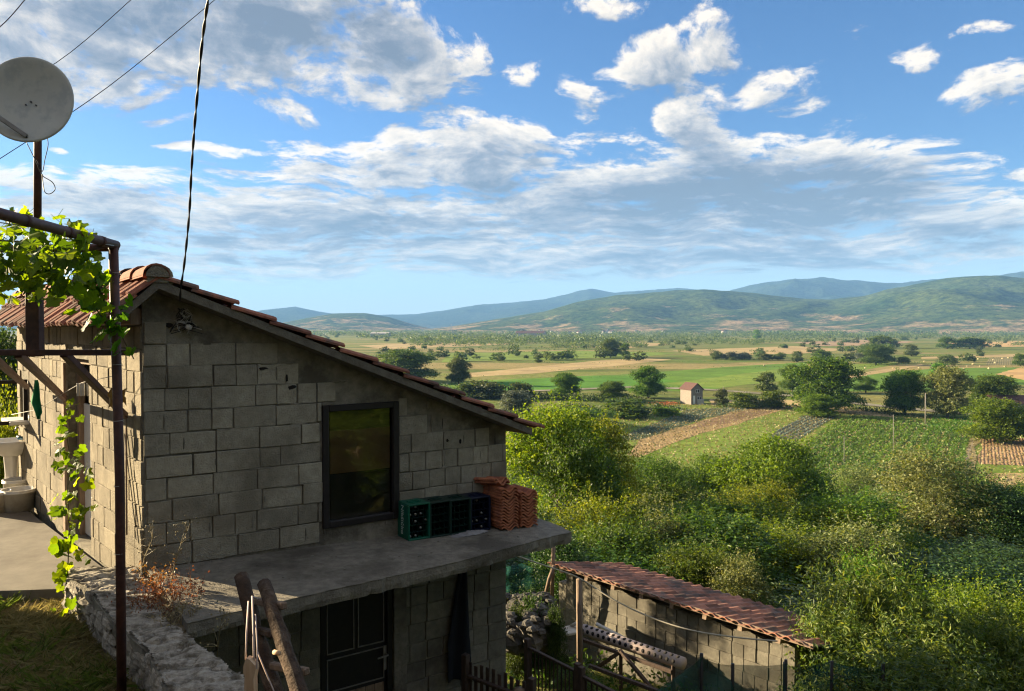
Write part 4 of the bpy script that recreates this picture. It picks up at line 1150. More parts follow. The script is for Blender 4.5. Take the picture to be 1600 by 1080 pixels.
# electric cable bundle on the gable
def cable(px_pts,r,name,label,mat='black',twist=None,n=6):
    pts=[at(*p) for p in px_pts]
    # smooth
    sm=[]
    for i in range(len(pts)-1):
        p0=pts[max(i-1,0)];p1=pts[i];p2=pts[i+1];p3=pts[min(i+2,len(pts)-1)]
        st=14 if twist else 6
        for k in range(st):
            t_=k/st; sm.append(.5*((2*p1)+(p2-p0)*t_+(2*p0-5*p1+4*p2-p3)*t_*t_+(3*p1-p0-3*p2+p3)*t_**3))
    sm.append(pts[-1]); m=MB()
    if twist:
        ln=0; acc=[0]
        for a_,b_ in zip(sm,sm[1:]): ln+=(b_-a_).length; acc.append(ln)
        for ph in (0,math.pi):
            m.tube([p+Vector((math.cos(s*twist+ph),math.sin(s*twist+ph),0))*r*.95 for p,s in zip(sm,acc)],r,n)
    else: m.tube(sm,r,n)
    o=m.build(name,M[mat]); 
    if label: tag(o,label,'cable')
    return o
cable([(334,-60,4.1),(325,0,4.4),(316,65,4.8),(309,140,5.1),(303,210,5.45),(299,270,5.75),(296,330,6.0),(291,385,6.25),(287,420,6.4),(283,447,6.52),(281,470,6.72)],.0052,'power_cable','thick black twisted cable hanging from above to the shed gable',twist=15)
e=empty('cable_bundle',gp(.3,.02,-.05),'tangle of black wires on the gable under the thick cable','cable tangle')
for k in range(16):
    m=MB(); r_=random.Random(k+50); a=.40;z=.16
    pts=[gp(.33+r_.uniform(-.05,.05),.05,.17)]
    a0=.33
    for q in range(6):
        pts.append(gp(.33+r_.uniform(-.13,.16)*(.4+q*.12),.03+r_.uniform(0,.06),.14-q*.035+r_.uniform(-.02,.02)))
    m.tube(pts,.0035,4); rooted(m.build('wire',M['black' if k%3 else 'wirewhite']),e)
m=MB(); m.lathe([(.001,0),(.028,0),(.03,-.05),(.012,-.07),(.001,-.07)],(0,0,0),10,ax=(U,Vector((0,0,1)),-NO)); o=m.build('insulator',M['wirewhite']); o.location=gp(.37,.03,.0); rooted(o,e)

# ------------------------------------------------------------------ pergola
P0=Vector((-2.61,5.05,0)); ZTp=.545
pg=empty('pergola',(P0.x,P0.y,ZG),'rusty steel pergola frame with round corner post in the grass','pergola')
m=MB(); m.tube([(P0.x+.015,5.05,ZG-.05),(P0.x+.02,5.05,-1.0),(P0.x-.005,5.05,ZTp)],.030,12); rooted(m.build('post',M['rust']),pg)
m=MB()
a=Vector((P0.x,5.05,ZTp)); b=at(0,334,3.80); b2=b+(b-a)*1.2
m.tube([a+(a-b).normalized()*.03,b,b2],.030,12)
for q in (.12,.45,.8): 
    c=a.lerp(b,q); m.tube([c,c+(b-a).normalized()*.05],.033,12)
rooted(m.build('top_beam',M['rust']),pg)
m=MB(); m.tube([(P0.x,5.09,ZTp-.015),(-3.5,5.15,ZTp-.02),(-6.5,5.2,ZTp-.02)],.027,10); rooted(m.build('cross_beam',M['rust']),pg)
m=MB(); m.tube([at(172,382,5.05),at(115,392,4.7)],.02,8); rooted(m.build('stub_pipe',M['rust']),pg)
m=MB()
hx=at(51,470,5.16).x
m.box((hx,5.18,(ZTp-.19)/2-.01),(.09,.07,ZTp+.18),bev=.006); rooted(m.build('hanging_post',M['rust']),pg)
m=MB(); zb=at(100,551,5.16).z
m.bar((-6.5,5.16,zb),(at(203,551,5.16).x,5.16,zb),.036,.04,bev=.004); rooted(m.build('lower_bar',M['rust']),pg)
for (s,e_) in (((100,552,5.19),(196,650,6.95)),((28,553,5.19),(100,622,8.2)),((-20,550,5.19),(42,605,9.4))):
    m=MB(); m.bar(at(*s),at(*e_),.045,.055,bev=.004); rooted(m.build('brace',M['rust']),pg)
for z in (-.25,-.62,-1.05,-1.5,.35):
    m=MB(); m.tube([Vector((P0.x+.014+.032*math.cos(k*.7),5.05+.032*math.sin(k*.7),z+.001*k)) for k in range(10)],.002,4); rooted(m.build('tie_wire',M['wirewhite']),pg)
m=MB(); m.tube([at(0,348,3.8),at(60,356,4.2),at(120,374,4.65),at(178,384,4.95)],.003,5); o=m.build('pale_wire',M['wirewhite']); tag(o,'thin pale wire strung just under the pergola beam','wire')
# dish
DC=at(49,160,5.05)
dd=empty('satellite_dish',DC,'round grey satellite dish on a rusty pole above the pergola','satellite dish')
fdir=Vector((.16,-.97,.10)).normalized()
xx=fdir.cross(Vector((0,0,1))).normalized(); yy=xx.cross(fdir).normalized()
m=MB(); prof=[(.001,0)]+[(.262*q/8,.055*(q/8)**2) for q in range(1,9)]
m.lathe(prof+[(.272,.056),(.277,.049),(.274,.041)]+[(.262*q/8,.055*(q/8)**2-.008) for q in range(8,0,-1)],(0,0,0),48,ax=(xx,yy*1.03,fdir)); m.build('reflector',M['dish'],dd)
m=MB()
s_=-yy*.245+fdir*.05; e_=s_-xx*.30*1.0*(-1 if (xx.x<0) else 1)*(1)+fdir*.22+yy*.20
sx=Vector((-1,0,0)); e_=s_+Vector((-.28,-.15,.22))
m.bar(s_,e_,.022,.028,bev=.003); m.build('feed_arm',M['metalpipe'],dd)
m=MB(); m.lathe([(.001,0),(.03,0),(.03,.05),(.02,.09),(.02,.13),(.001,.13)],e_,12,ax=(xx,yy,-fdir)); m.build('feed_horn',M['plastic_white'],dd)
m=MB(); m.lathe([(.001,.012),(.006,.012),(.006,.004)],(0,0,0),8,ax=(xx,yy,fdir)); 
for q in(-.03,.03): m.lathe([(.001,.006),(.0045,.006),(.0045,-.001)],xx*q-yy*.02+fdir*.0015,8,ax=(xx,yy,fdir))
m.lathe([(.001,.058),(.006,.058),(.006,.045)],-yy*.25,8,ax=(xx,yy,fdir))
m.build('bolt',M['black'],dd)
m=MB(); m.box(-fdir*.05+Vector((.02,0,-.05)),(.09,.08,.14),bev=.01); m.build('bracket',M['metalpipe'],dd)
m=MB(); m.tube([Vector((at(58,350,5.16).x,5.16,ZTp-.02))-DC,at(59,205,5.15)-DC,at(60,190,5.14)-DC],.024,12); m.build('pole',M['rust'],dd)
for pts in ([(41,222,5.05),(55,250,5.02),(63,268,5.04),(68,276,5.04),(82,285,5.02),(86,296,5.02),(78,303,5.02),(70,300,5.02),(67,285,5.04),(66,272,5.04)],[(74,215,5.05),(75,228,5.04),(70,250,5.03),(66,268,5.03),(58,250,5.02)]):
    o=cable(pts,.0028,'dish_cable',None); rooted(o,dd)
# overhead wires
for (p,lab_) in (([(-60,78,9),(0,42,9.5),(42,-4,10)],'thin overhead wire crossing the top left corner of the sky'),([(-60,170,11),(88,98,12),(210,-5,13)],'thin overhead wire passing behind the top of the dish'),([(-60,285,11),(0,248,11.5),(170,135,12.3),(345,-8,13.5)],'thin overhead wire passing behind the dish and reaching the top beside the thick cable')):
    cable(p,.006,'overhead_wire',lab_)
# vine
def lobed_leaf():
    P=[(0,0)]
    base=[(-.10,-.16),(-.34,-.36),(-.58,-.22),(-.55,.02),(-.68,.20),(-.62,.50),(-.38,.52),(-.30,.66),(-.14,.92),(0,1.0),(.14,.92),(.30,.66),(.38,.52),(.62,.50),(.68,.20),(.55,.02),(.58,-.22),(.34,-.36),(.10,-.16)]
    return np.array([(0,.12)]+base)
LF=lobed_leaf()
def vine_leaves(name, C, S, seed, mat, droop=.55):
    rng=np.random.default_rng(seed); n=len(C); C=np.asarray(C); K=len(LF)
    nn=rng.normal(size=(n,3))*.55+np.array([-.35,-.55,.55]); nn/=np.linalg.norm(nn,axis=1)[:,None]
    t=rng.normal(size=(n,3))*.7+np.array([0,0,-1.0]); t-=nn*(t*nn).sum(1)[:,None]; t/=np.linalg.norm(t,axis=1)[:,None]
    b=np.cross(nn,t)
    V=[];F_=[];
    z=-.30*np.abs(LF[:,0])+.10*np.sin(LF[:,1]*3)+0.0
    cup=rng.uniform(-.6,1.2,n)
    V=C[:,None,:]+ (b[:,None,:]*LF[None,:,0,None]+t[:,None,:]*(LF[None,:,1,None]-.3)+nn[:,None,:]*(z[None,:,None]*cup[:,None,None]+rng.normal(size=(n,K,1))*.035))*np.asarray(S)[:,None,None]
    idx=[]
    for k in range(1,K): idx.append((0,k,k+1 if k+1<K else 1))
    idx=np.array(idx); FI=(idx[None]+np.arange(n)[:,None,None]*K).reshape(-1,3)
    uv=np.repeat(rng.random((n,2)),len(idx),axis=0)
    me=np_mesh(name,V.reshape(-1,3),len(FI),3,uv,FI=FI); me.materials.append(L[mat]); return me
def vine(name, label, stems, clusters, seed, mat='vine'):
    """stems: list of pixel polylines with depth; clusters: (px,py,Y,n,spread,size)"""
    root=empty(name,at(*stems[0][0]),label,'vine')
    m=MB()
    for st,r0 in [(s,.006) for s in stems]:
        pts=[at(*p)+Vector((rnd.gauss(0,.006),rnd.gauss(0,.01),rnd.gauss(0,.006))) for p in st]
        m.tube(pts,[r0*(1-.5*i/len(pts)) for i in range(len(pts))],5)
    rooted(m.build('vine_stem',M['bark']),root)
    C=[];S=[];rr=random.Random(seed); pm=MB()
    for (px,py,Y,n,sp_,s) in clusters:
        c=at(px,py,Y)
        for k in range(n):
            p=c+Vector((rr.gauss(0,sp_),rr.gauss(0,sp_*1.2),rr.gauss(0,sp_*.8))); C.append(tuple(p)); S.append(s*1.15*rr.uniform(.6,1.25))
            q=p+Vector((rr.gauss(0,.03),rr.gauss(0,.03),rr.uniform(.02,.07))); pm.tube([p,q],[.0016,.0012],3,cap=False)
    me=vine_leaves(name+'_leaves',C,S,seed,mat); rooted(link('leaves',me,None),root)
    rooted(pm.build('leaf_stalk',L[mat]),root)['kind']='stuff'
    return root
rr=random.Random(3); cl=[]
for k in range(62):
    px=rr.uniform(-90,140); Y=rr.uniform(4.0,5.05); base=378+(px)*.10
    cl.append((px,base+rr.uniform(-18,62),Y,6,.07,.062))
for (px,py,n) in [(8,430,8),(30,420,8),(60,430,8),(90,425,8),(120,420,9),(140,440,8),(150,470,7),(130,460,6),(100,400,7),(20,460,4),(5,385,6),(118,362,5),(125,368,4)]:
    cl.append((px,py,4.9,n,.055,.06))
vine('grapevine','leafy grapevine spread over the top of the pergola frame',[[(-100,390,4.2),(0,385,4.50),(60,395,4.77),(120,410,4.86),(150,440,4.91)],[(-60,420,4.50),(20,410,4.77),(90,420,4.86)],[(-60,370,4.7),(60,378,4.68),(110,372,4.86)],[(0,440,4.77),(60,400,4.81),(128,368,4.86)]],cl,31)
vine('grapevine','grapevine tail with big leaves trailing down beside the pergola post',[[(150,420,4.95),(165,470,4.95),(178,500,4.97),(190,530,5.00),(207,560,4.95)],[(160,450,4.95),(150,480,4.95),(172,520,4.95)]],
  [(150,450,4.95,6,.04,.07),(158,475,4.95,6,.035,.07),(160,505,4.95,6,.03,.07),(170,520,4.95,5,.03,.06),(188,520,4.95,4,.03,.06),(190,475,4.95,2,.02,.05),(183,545,4.95,3,.02,.06),(206,548,4.95,2,.012,.045),(150,430,4.95,7,.05,.07),(185,500,4.95,2,.02,.06)],32)
vine('grapevine','bright young vine shoot climbing a string in front of the side door',[[(112,965,6.68),(108,900,6.73),(106,830,6.73),(104,760,6.78),(105,700,6.83),(104,660,6.88),(112,632,6.93)]],
  [(116,630,6.93,4,.03,.035),(106,655,6.88,6,.035,.045),(103,680,6.83,5,.035,.06),(95,690,6.83,2,.02,.07),(108,715,6.78,9,.06,.06),(98,738,6.78,6,.05,.06),(118,722,6.78,5,.04,.055),(130,752,6.78,3,.05,.075),(105,775,6.73,9,.06,.06),(125,790,6.73,7,.06,.06),(92,800,6.73,4,.04,.075),(138,810,6.73,3,.04,.06),(112,828,6.73,6,.05,.05),(90,858,6.73,4,.03,.10),(100,850,6.73,3,.05,.08),(122,870,6.73,5,.04,.05),(100,895,6.73,4,.035,.08),(110,915,6.73,6,.05,.06),(95,905,6.68,3,.03,.07),(105,940,6.68,6,.05,.05),(145,935,6.53,5,.05,.065),(125,945,6.53,4,.05,.06)],33)
# dry orange leaf caught behind the post
m=MB(); c=at(183,622,5.2)
vs=[];fs=[];n_=8
for i in range(6):
    for k in range(6):
        u=i/5-.5;v=k/5-.5; w_=.5-abs(v)*.8
        vs.append(c+Vector((u*.13+.02*v,.03*math.sin(u*8+v*3)+mnoise.noise(Vector((u*6,v*6,0)))*.03,v*.13*(1-.5*abs(u))+.03*u+mnoise.noise(Vector((u*5,v*5,9)))*.03)))
for i in range(5):
    for k in range(5): fs.append((i*6+k,i*6+k+1,i*6+k+7,i*6+k+6))
m.add(vs,fs); o=m.build('curled_leaf',L['dry']); tag(o,'big curled dry orange leaf caught behind the pergola post','dry leaf')
# clothesline with things
la=at(18,648,7.5); lb=at(128,598,7.2); lc=at(190,585,6.8)
m=MB(); m.tube([la,at(60,640,7.4),at(100,614,7.3),lb,lc],.003,4); o=m.build('clothesline',M['wirewhite']); tag(o,'thin clothesline running along the lit side wall','clothesline')
m=MB(); vs=[];fs=[];nr_,nc=12,8
for i in range(nr_+1):
    q=i/nr_
    xl=lerp(54,46,min(1,q*1.6)) if q<.55 else lerp(46,60,(q-.55)/.45)
    xr=lerp(58,70,q**.8) if q<.8 else lerp(69,62,(q-.8)/.2)
    for k in range(nc+1):
        u=k/nc; p=at(lerp(xl,xr,u),lerp(594,655,q),7.35); p=p+Vector((0,.02*math.sin(u*9+q*3),0)); vs.append(p)
for i in range(nr_):
    for k in range(nc): fs.append((i*9+k,i*9+k+1,(i+1)*9+k+1,(i+1)*9+k))
m.add(vs,fs,smooth=True); o=m.build('green_rag',M['greencloth']); tag(o,'green rag hanging from the clothesline by the side window','cloth')
md=o.modifiers.new('s','SOLIDIFY'); md.thickness=.004
for k,(px,w_) in enumerate(((122,5),(127,5),(131,4),(137,3))):
    m=MB(); c=at(px,609,7.15); m.box(c,(w_*.0045,.016,.12),bev=.004,rz=.2*k); o=m.build('clothes_peg',M['plastic_white']); tag(o,'pale clothes peg hanging in the bunch above the side door','clothes peg','pegs on the clothesline')
# rods leaning at the wall
for (x0,y0,x1,y1,mt,lb_) in ((186,668,190,832,'rust','rusty rod leaning on the lit wall, nearest the post'),(191,672,194,838,'rust','rusty rod leaning on the lit wall, middle one'),(197,670,198,836,'timber','pale thin stick leaning on the lit wall near its corner')):
    def onw(px,py,o_):
        r=ray(px,py); k=(A+DO*o_).dot(DO)/Vector((r.x,r.y,0)).dot(DO); return r*k
    m=MB(); m.tube([onw(x0,y0,.04),onw(x1,y1,.10)],.009,6); o=m.build('leaning_rod',M[mt]); tag(o,lb_,'rod')
# wash basin
bs=Vector((-5.9,8.55,ZT)); bs=G(18,778,ZT)
e=empty('wash_basin',bs,'white pedestal wash basin standing against the side wall','wash basin')
m=MB(); m.lathe([(.001,0),(.125,0),(.12,.04),(.085,.12),(.075,.35),(.09,.58),(.14,.66),(.001,.66)],(0,0,0),24); m.build('pedestal',M['ceramic'],e)
m=MB(); m.lathe([(.13,.60),(.22,.66),(.30,.73),(.325,.80),(.32,.815),(.29,.815),(.26,.78),(.16,.70),(.001,.69)],(0,0,0),32,ax=(Vector((1,0,0)),Vector((0,.78,0)),Vector((0,0,1)))); m.build('bowl',M['ceramic'],e)
m=MB(); m.tube([(.02,.2,.80),(.02,.2,.90),(.02,.17,.97),(.02,.10,.98),(.02,.07,.94)],.012,8); m.build('tap',M['metalpipe'],e)
m=MB(); c=bs+Vector((.22,-.02,.83)); 
m.lathe([(.001,.0),(.10,0),(.115,.05),(.105,.05),(.09,.012),(.001,.012)],c,20,ax=(Vector((1,0,0)),Vector((0,.7,0)),Vector((0,0,1)))); o=m.build('wash_bowl',surf('blue_plastic',(.01,.05,.09),(.015,.07,.12),5,3,.4,0)); tag(o,'small dark blue bowl on the rim of the wash basin','bowl')
m=MB(); m.lathe([(.001,0),(.022,0),(.024,.11),(.012,.135),(.012,.16),(.001,.16)],bs+Vector((.10,.1,.815)),12); o=m.build('soap_bottle',M['plastic_white']); tag(o,'small white soap bottle standing on the wash basin','bottle')
def bucket(px,py,r_,h_,label):
    c=G(px,py,ZT); e=empty('bucket',c,label,'bucket')
    m=MB(); m.lathe([(.001,0),(r_*.86,0),(r_*.97,h_*.85),(r_*1.06,h_*.86),(r_*1.06,h_*.9),(r_,h_*.9),(r_*1.04,h_),(r_*.98,h_),(r_*.83,.02),(.001,.02)],(0,0,0),28); m.build('bucket_body',M['plastic_white'],e)
    m=MB(); m.tube([Vector((math.cos(t_)*r_*1.07,math.sin(t_)*r_*.5,h_*.86-abs(math.sin(t_))*.06)) for t_ in [math.pi*q/12+math.pi for q in range(13)]],.003,5); m.build('bucket_handle',M['metalpipe'],e)
    return e
bucket(30,797,.195,.28,'white plastic bucket in front of the basin, the one nearer the wall')
bucket(-8,800,.18,.27,'white plastic bucket cut by the left edge of the photo')
bucket(62-35,782,.17,.30,'white bucket behind the front bucket, under the basin')
m=MB(); stone(m,G(131,815,ZT)+Vector((0,0,.03)),.05,.05,.045,rnd); o=m.build('red_ball',surf('red_rubber',(.35,.03,.02),(.45,.05,.03),6,4,.6,0)); tag(o,'small red ball behind the vine shoot at the door','ball')

# ------------------------------------------------------------------ timber ladder in front
e=empty('timber_ladder',at(420,1080,3.2),'rough home-made ladder of two poles rising beside the stone wall','ladder')
def pole(pp,rr_,mat,name,seed):
    m=MB(); pts=[at(*p) for p in pp]; out=[]
    for i in range(len(pts)-1):
        for k in range(6):
            t_=k/6; p=pts[i].lerp(pts[i+1],t_); s=seed+i*6+k
            out.append(p+Vector((mnoise.noise(Vector((s*.5,0,seed)))*.008,0,0)))
    out.append(pts[-1]); n_=len(out)
    rs=[lerp(rr_[0],rr_[1],i/(n_-1))*(1+.10*mnoise.noise(Vector((i*.9,seed,0)))) for i in range(n_)]
    m.tube(out,rs,9); return rooted(m.build(name,M[mat]),e)
pole([(377,900,3.75),(398,985,3.55),(432,1090,3.35),(470,1200,3.1)],(.034,.042),'log','left_pole',3).name='pole'
pole([(413,912,3.6),(437,990,3.35),(470,1090,3.1),(505,1200,2.9)],(.032,.037),'log','right_pole',9).name='pole'
for (a_,b_) in (((388,937,3.68),(445,947,3.45)),((425,1040,3.4),(480,1050,3.2)),((404,985,3.55),(450,996,3.35))):
    m=MB(); m.bar(at(*a_),at(*b_),.032,.032,bev=.006); rooted(m.build('rung',M['timber' if a_[0]!=404 else 'log']),e)
m=MB(); m.tube([at(428,1019,3.22),at(437,1021,3.2)],.010,7); rooted(m.build('nail_knot',M['cutwood']),e)
m=MB(); pp=[(384,1029),(380,1042),(380,1052),(382,1056),(381,1095),(397,1095),(396,1062),(399,1046),(398,1040),(390,1031)]
vs=[at(x,y,3.05) for x,y in pp]; vs2=[v+Vector((.006,.03,0)) for v in vs]; n_=len(vs)
m.add(vs+vs2,[tuple(range(n_-1,-1,-1)),tuple(range(n_,2*n_))]+[(i,(i+1)%n_,n_+(i+1)%n_,n_+i) for i in range(n_)])
o=m.build('wooden_stake',M['cutwood']); tag(o,'freshly cut pale stake hanging on strings in front of the ladder','stake')
m=MB(); m.tube([at(384,1031,3.06),at(385,990,3.1),at(388,940,3.3)],.0035,5); m.tube([at(397,1045,3.06),at(396,990,3.1),at(394,932,3.3),at(402,936,3.4)],.004,5); m.tube([at(401,1045,3.05),at(402,1015,3.1),at(399,960,3.2)],.003,5); m.tube([at(402,1018,3.1),at(415,1050,3.1),at(430,1085,3.0)],.003,5)
o=m.build('pink_string',M['pink']); tag(o,'faded pink string holding the cut stake to the ladder','string')

# ------------------------------------------------------------------ yard, rubble, fences
def picket(name,label,a,b,zb,zt,n_,w,mat,pw=.028,top=True,jit=.03):
    e=empty(name,(a[0],a[1],zb),label,'fence')
    A_=Vector((a[0],a[1],0));B_=Vector((b[0],b[1],0)); d=(B_-A_).normalized()
    for z in ((zt-.12,zb+.25) if not top else (zt,zb+.25)):
        m=MB(); m.bar(A_+Vector((0,0,z)),B_+Vector((0,0,z)),.045,.03,bev=.004)
        rooted(m.build('rail',M[mat]),e)
    m=MB(); nrm=Vector((-d.y,d.x,0))
    for k in range(n_):
        p=A_.lerp(B_,(k+.5)/n_); h_=zt-zb-(.03 if top else -.02)+rnd.uniform(-jit,jit)*(0 if top else 1)
        mm=MB(); mm.box(p+nrm*.03+Vector((0,0,zb+h_/2)),(pw,.012,h_),ax=(d,nrm,Vector((0,0,1))),bev=.003)
        rooted(mm.build('picket',M[mat]),e)
    for p in (A_,B_):
        mm=MB(); mm.box(p+Vector((0,0,(zb+zt)/2+.04)),(.07,.07,zt-zb+.14),ax=(d,nrm,Vector((0,0,1))),bev=.006); rooted(mm.build('fence_post',M[mat]),e)
    return e
M['fencewood']=surf('fence_wood',(.045,.03,.024),(.10,.07,.055),8,6,.85,.5,20,.005,stretch=(5,5,1),rvar=.2)
picket('picket_fence','short brown picket fence at the corner of the lower block wall',(-.50,8.18),(.20,7.62),-4.8,-3.62,11,.03,'fencewood',.045,False)
picket('picket_fence','dark railing with flat top rail crossing the yard',(.20,9.72),(.78,9.0),-4.95,-4.08,13,.03,'fencewood',.02)
picket('picket_fence','low end of the yard railing running out of the bottom of the photo',(.82,8.95),(1.5,8.1),-4.9,-4.1,12,.03,'fencewood',.02)
m=MB(); c=at(811,1060,7.7); m.tube([(c.x,c.y,-4.9),(c.x,c.y,-3.66)],[.06,.055],10); o=m.build('fence_stump',M['timber']); tag(o,'pale round wooden post where the picket fence ends','post')
# rubble
m=MB(); r=random.Random(4)
for k in range(130):
    px=r.uniform(788,862); py=r.uniform(928,990); Y=13.2-(py-918)*.02+r.uniform(-.3,.3)
    p=at(px,py,Y); s=r.uniform(.03,.12); stone(m,p,s,s*.8,s*.6,r)
    if k%2: stone(m,(p.x,p.y+.15,p.z-.2),.22,.2,.2,r)
o=m.build('rubble_heap',surf('rubble_stone',(.06,.055,.05),(.15,.14,.125),14,8,.95,.8,26,.02,rvar=.4)); tag(o,'heap of grey rubble stones behind the shed corner','rubble',kind='stuff')  # stone colour darkened to put shade into the heap
# slab prop and leaning pole
m=MB(); m.tube([at(865,838,13.9),at(864,880,13.9),at(862,935,13.9)],.04,7); o=m.build('prop_pole',M['timber']); tag(o,'thin wooden pole rising from the left end of the low shed towards the ledge corner','prop')
m=MB(); m.tube([at(866,884,13.6),at(858,905,13.6),at(850,940,13.7)],.035,7); o=m.build('leaning_pole',M['timber']); tag(o,'short pole leaning at the left end of the low shed','pole')
# nets
def net(name,label,pxs,seed,post=True):
    """pxs list of (px,ytop,ybot,Y)"""
    e=empty(name,at(pxs[0][0],pxs[0][2],pxs[0][3]),label,'net'); m=MB(); vs=[];fs=[]; K=10; cols=[]
    for i in range(len(pxs)-1):
        a_=pxs[i];b_=pxs[i+1]
        for k in range(8):
            t_=k/8; sag=4*(4*t_*(1-t_)); cols.append((lerp(a_[0],b_[0],t_),lerp(a_[1],b_[1],t_)+sag,lerp(a_[2],b_[2],t_),lerp(a_[3],b_[3],t_)+.05*math.sin(t_*9+i)))
    cols.append(pxs[-1])
    for c in cols:
        T=at(c[0],c[1],c[3]);B_=at(c[0],c[2],c[3])
        for q in range(K): vs.append(T.lerp(Vector((T.x,T.y,B_.z)),q/(K-1))+Vector((0,.04*math.sin(q*1.3+c[0]*.05),0)))
    for i in range(len(cols)-1):
        for q in range(K-1): fs.append((i*K+q,(i+1)*K+q,(i+1)*K+q+1,i*K+q+1))
    m.add(vs,fs,smooth=True); rooted(m.build('netting',M['net']),e)
    if post:
        for c in pxs:
            mm=MB(); T=at(c[0],c[1]-3,c[3]+.03); mm.tube([T,(T.x,T.y,at(c[0],c[2],c[3]).z-.3)],.02,7); rooted(mm.build('net_post',M['frame']),e)
    return e
net('shade_net','green shade net fence in front of the low shed',[(1020,1085,1140,8.3),(1096,1024,1140,8.6),(1145,1040,1140,8.8),(1228,1034,1150,9.0)],1)
net('shade_net','dark green net hanging under the bush at the bottom right',[(1226,1038,1150,9.4),(1300,1036,1150,9.2),(1380,1040,1150,9.0)],2)
net('shade_net','blue green net stretched behind the rubble heap',[(780,884,935,15.5),(815,880,935,15.4),(862,888,940,15.2)],3,False)
# ------------------------------------------------------------------ low shed
Q0=Vector((.70,14.0,0)); QD=Vector((3.22,-3.5,0)).normalized(); QN=Vector((-QD.y,QD.x,0))   # along, away
if QN.y<0: QN=-QN
ZE=-4.28; QL=4.72; QW=2.05
def qp(t_,w_,z): p=Q0+QD*t_+QN*w_; return Vector((p.x,p.y,z))
ls=empty('low_shed',qp(0,.15,-6.3),'long low block shed with a faded red tiled roof below the ledge','shed')
m=MB(); m.cur=1
ZLOW=-7.0; OUTN=-QN
org=Q0+QN*.17; 
m.box(qp(QL/2+.1,.17+.09,-5.8),(QL-.3,.18,2.62),ax=(QD,QN,Vector((0,0,1))))
m.box(qp(.12,1.0,-5.9),(.18,1.6,2.4),ax=(QD,QN,Vector((0,0,1)))); m.box(qp(QL-.1,1.0,-5.9),(.18,1.6,2.4),ax=(QD,QN,Vector((0,0,1))))
m.box(qp(QL/2+.1,1.85,-5.95),(QL-.3,.18,2.3),ax=(QD,QN,Vector((0,0,1))))
m.cur=0
blocks(m,org+QD*.25,QD,OUTN,QL-.3,-6.7,11,lambda a,b,c,d:True,[],41,bh=.2,small=.15)
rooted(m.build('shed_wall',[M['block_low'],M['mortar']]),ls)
m=MB()
for k in range(8):
    t_=.3+k*.6; m.bar(qp(t_,-.02,ZE-.10),qp(t_,QW,ZE-.10-.46),.07,.09)
rooted(m.build('rafter',M['timber']),ls)
m=MB(); m.bar(qp(0,-.03,ZE-.035),qp(QL+.3,-.03,ZE-.035),.025,.06); rooted(m.build('fascia',M['timber']),ls)
m=MB()
m.add([qp(0,0,ZE-.05),qp(QL+.3,0,ZE-.05),qp(QL+.3,QW,ZE-.51),qp(0,QW,ZE-.51),qp(0,0,ZE-.03),qp(QL+.3,0,ZE-.03),qp(QL+.3,QW,ZE-.49),qp(0,QW,ZE-.49)],[(0,3,2,1),(4,5,6,7),(0,1,5,4),(1,2,6,5),(2,3,7,6),(3,0,4,7)])
rooted(m.build('roof_deck',M['timber']),ls)
# tiles
mb=MB(); r=random.Random(8); dirA=(qp(0,QW,ZE-.46)-qp(0,0,ZE)).normalized(); nrm=QD.cross(dirA).normalized(); nrm=nrm if nrm.z>0 else -nrm
Lq=(qp(0,QW,ZE-.46)-qp(0,0,ZE)).length; nper=int((QL+.3)/.2); nc_=6
for c in range(nc_):
    for k in range(nper):
        base=qp(k*.2,-.05,ZE-.02)+nrm*(.012*(nc_-c)*0)
        s0=Lq*c/nc_-.03; s1=Lq*(c+1)/nc_+.03; j=r.uniform(-.006,.006); T0=[];T1=[]
        for q in range(6):
            u=q/5; hgt=.026*math.sin(math.pi*min(1,u/.6)) if u<.6 else -.008*math.sin(math.pi*(u-.6)/.4)
            T0.append(base+QD*(u*.2)+dirA*s0+nrm*(hgt+j+.0)); T1.append(base+QD*(u*.2)+dirA*s1+nrm*(hgt+j+.022))
        mb.add(T0+T1+[p-nrm*.014 for p in T0]+[p-nrm*.014 for p in T1],[(q,q+1,6+q+1,6+q) for q in range(5)]+[(6+q,6+q+1,18+q+1,18+q) for q in range(5)]+[(q,12+q,12+q+1,q+1) for q in range(5)]+[(12+q,18+q,18+q+1,12+q+1) for q in range(5)]+[(0,6,18,12),(5,17,23,11)])
rooted(mb.build('roof_tiles',M['tile_old']),ls)
m=MB(); m.tube([at(906,1050,11.2),at(905,905,11.3)],.045,8); o=m.build('wooden_post',M['timber']); tag(o,'upright wooden post in front of the low shed','post')
cable([(800,866,8.6),(840,880,10),(870,890,11),(906,904,11.28),(960,938,11),(1020,966,10.8),(1080,985,10.5),(1150,996,10.2),(1215,1002,10)],.010,'slack_rope','pale rope sagging from the post along the low shed','rope')
# perforated trough on trestle
e=empty('perforated_pipe',at(990,1010,11.5),'pale pipe with rows of round holes resting on a trestle by the low shed','pipe')
a_=at(912,984,12.2);b_=at(1068,1037,10.9); d=(b_-a_).normalized(); sd=Vector((-d.y,d.x,0)).normalized(); up=d.cross(sd); up=up if up.z>0 else -up
m=MB(); ln=(b_-a_).length; n_=12
m.tube([a_,b_],.09,20); m.build('pipe_body',M['pink']); 
po=[o for o in bpy.data.objects if o.name.startswith('pipe_body')][-1]; rooted(po,e)
m=MB()
for row,an in enumerate((.30,1.25)):
    for k in range(17):
        c=a_+d*(ln*(k+.4+.4*(row%2))/17.5); dr=(-sd*math.cos(an)*1+up*math.sin(an)); 
        if dr.y>0 and False: dr=-dr
        t1=d; t2=dr.cross(d)
        m.lathe([(.001,.0935),(.029,.0915),(.029,.08)],c,9,ax=(t1,t2,dr))
rooted(m.build('pipe_hole',M['hole']),e)
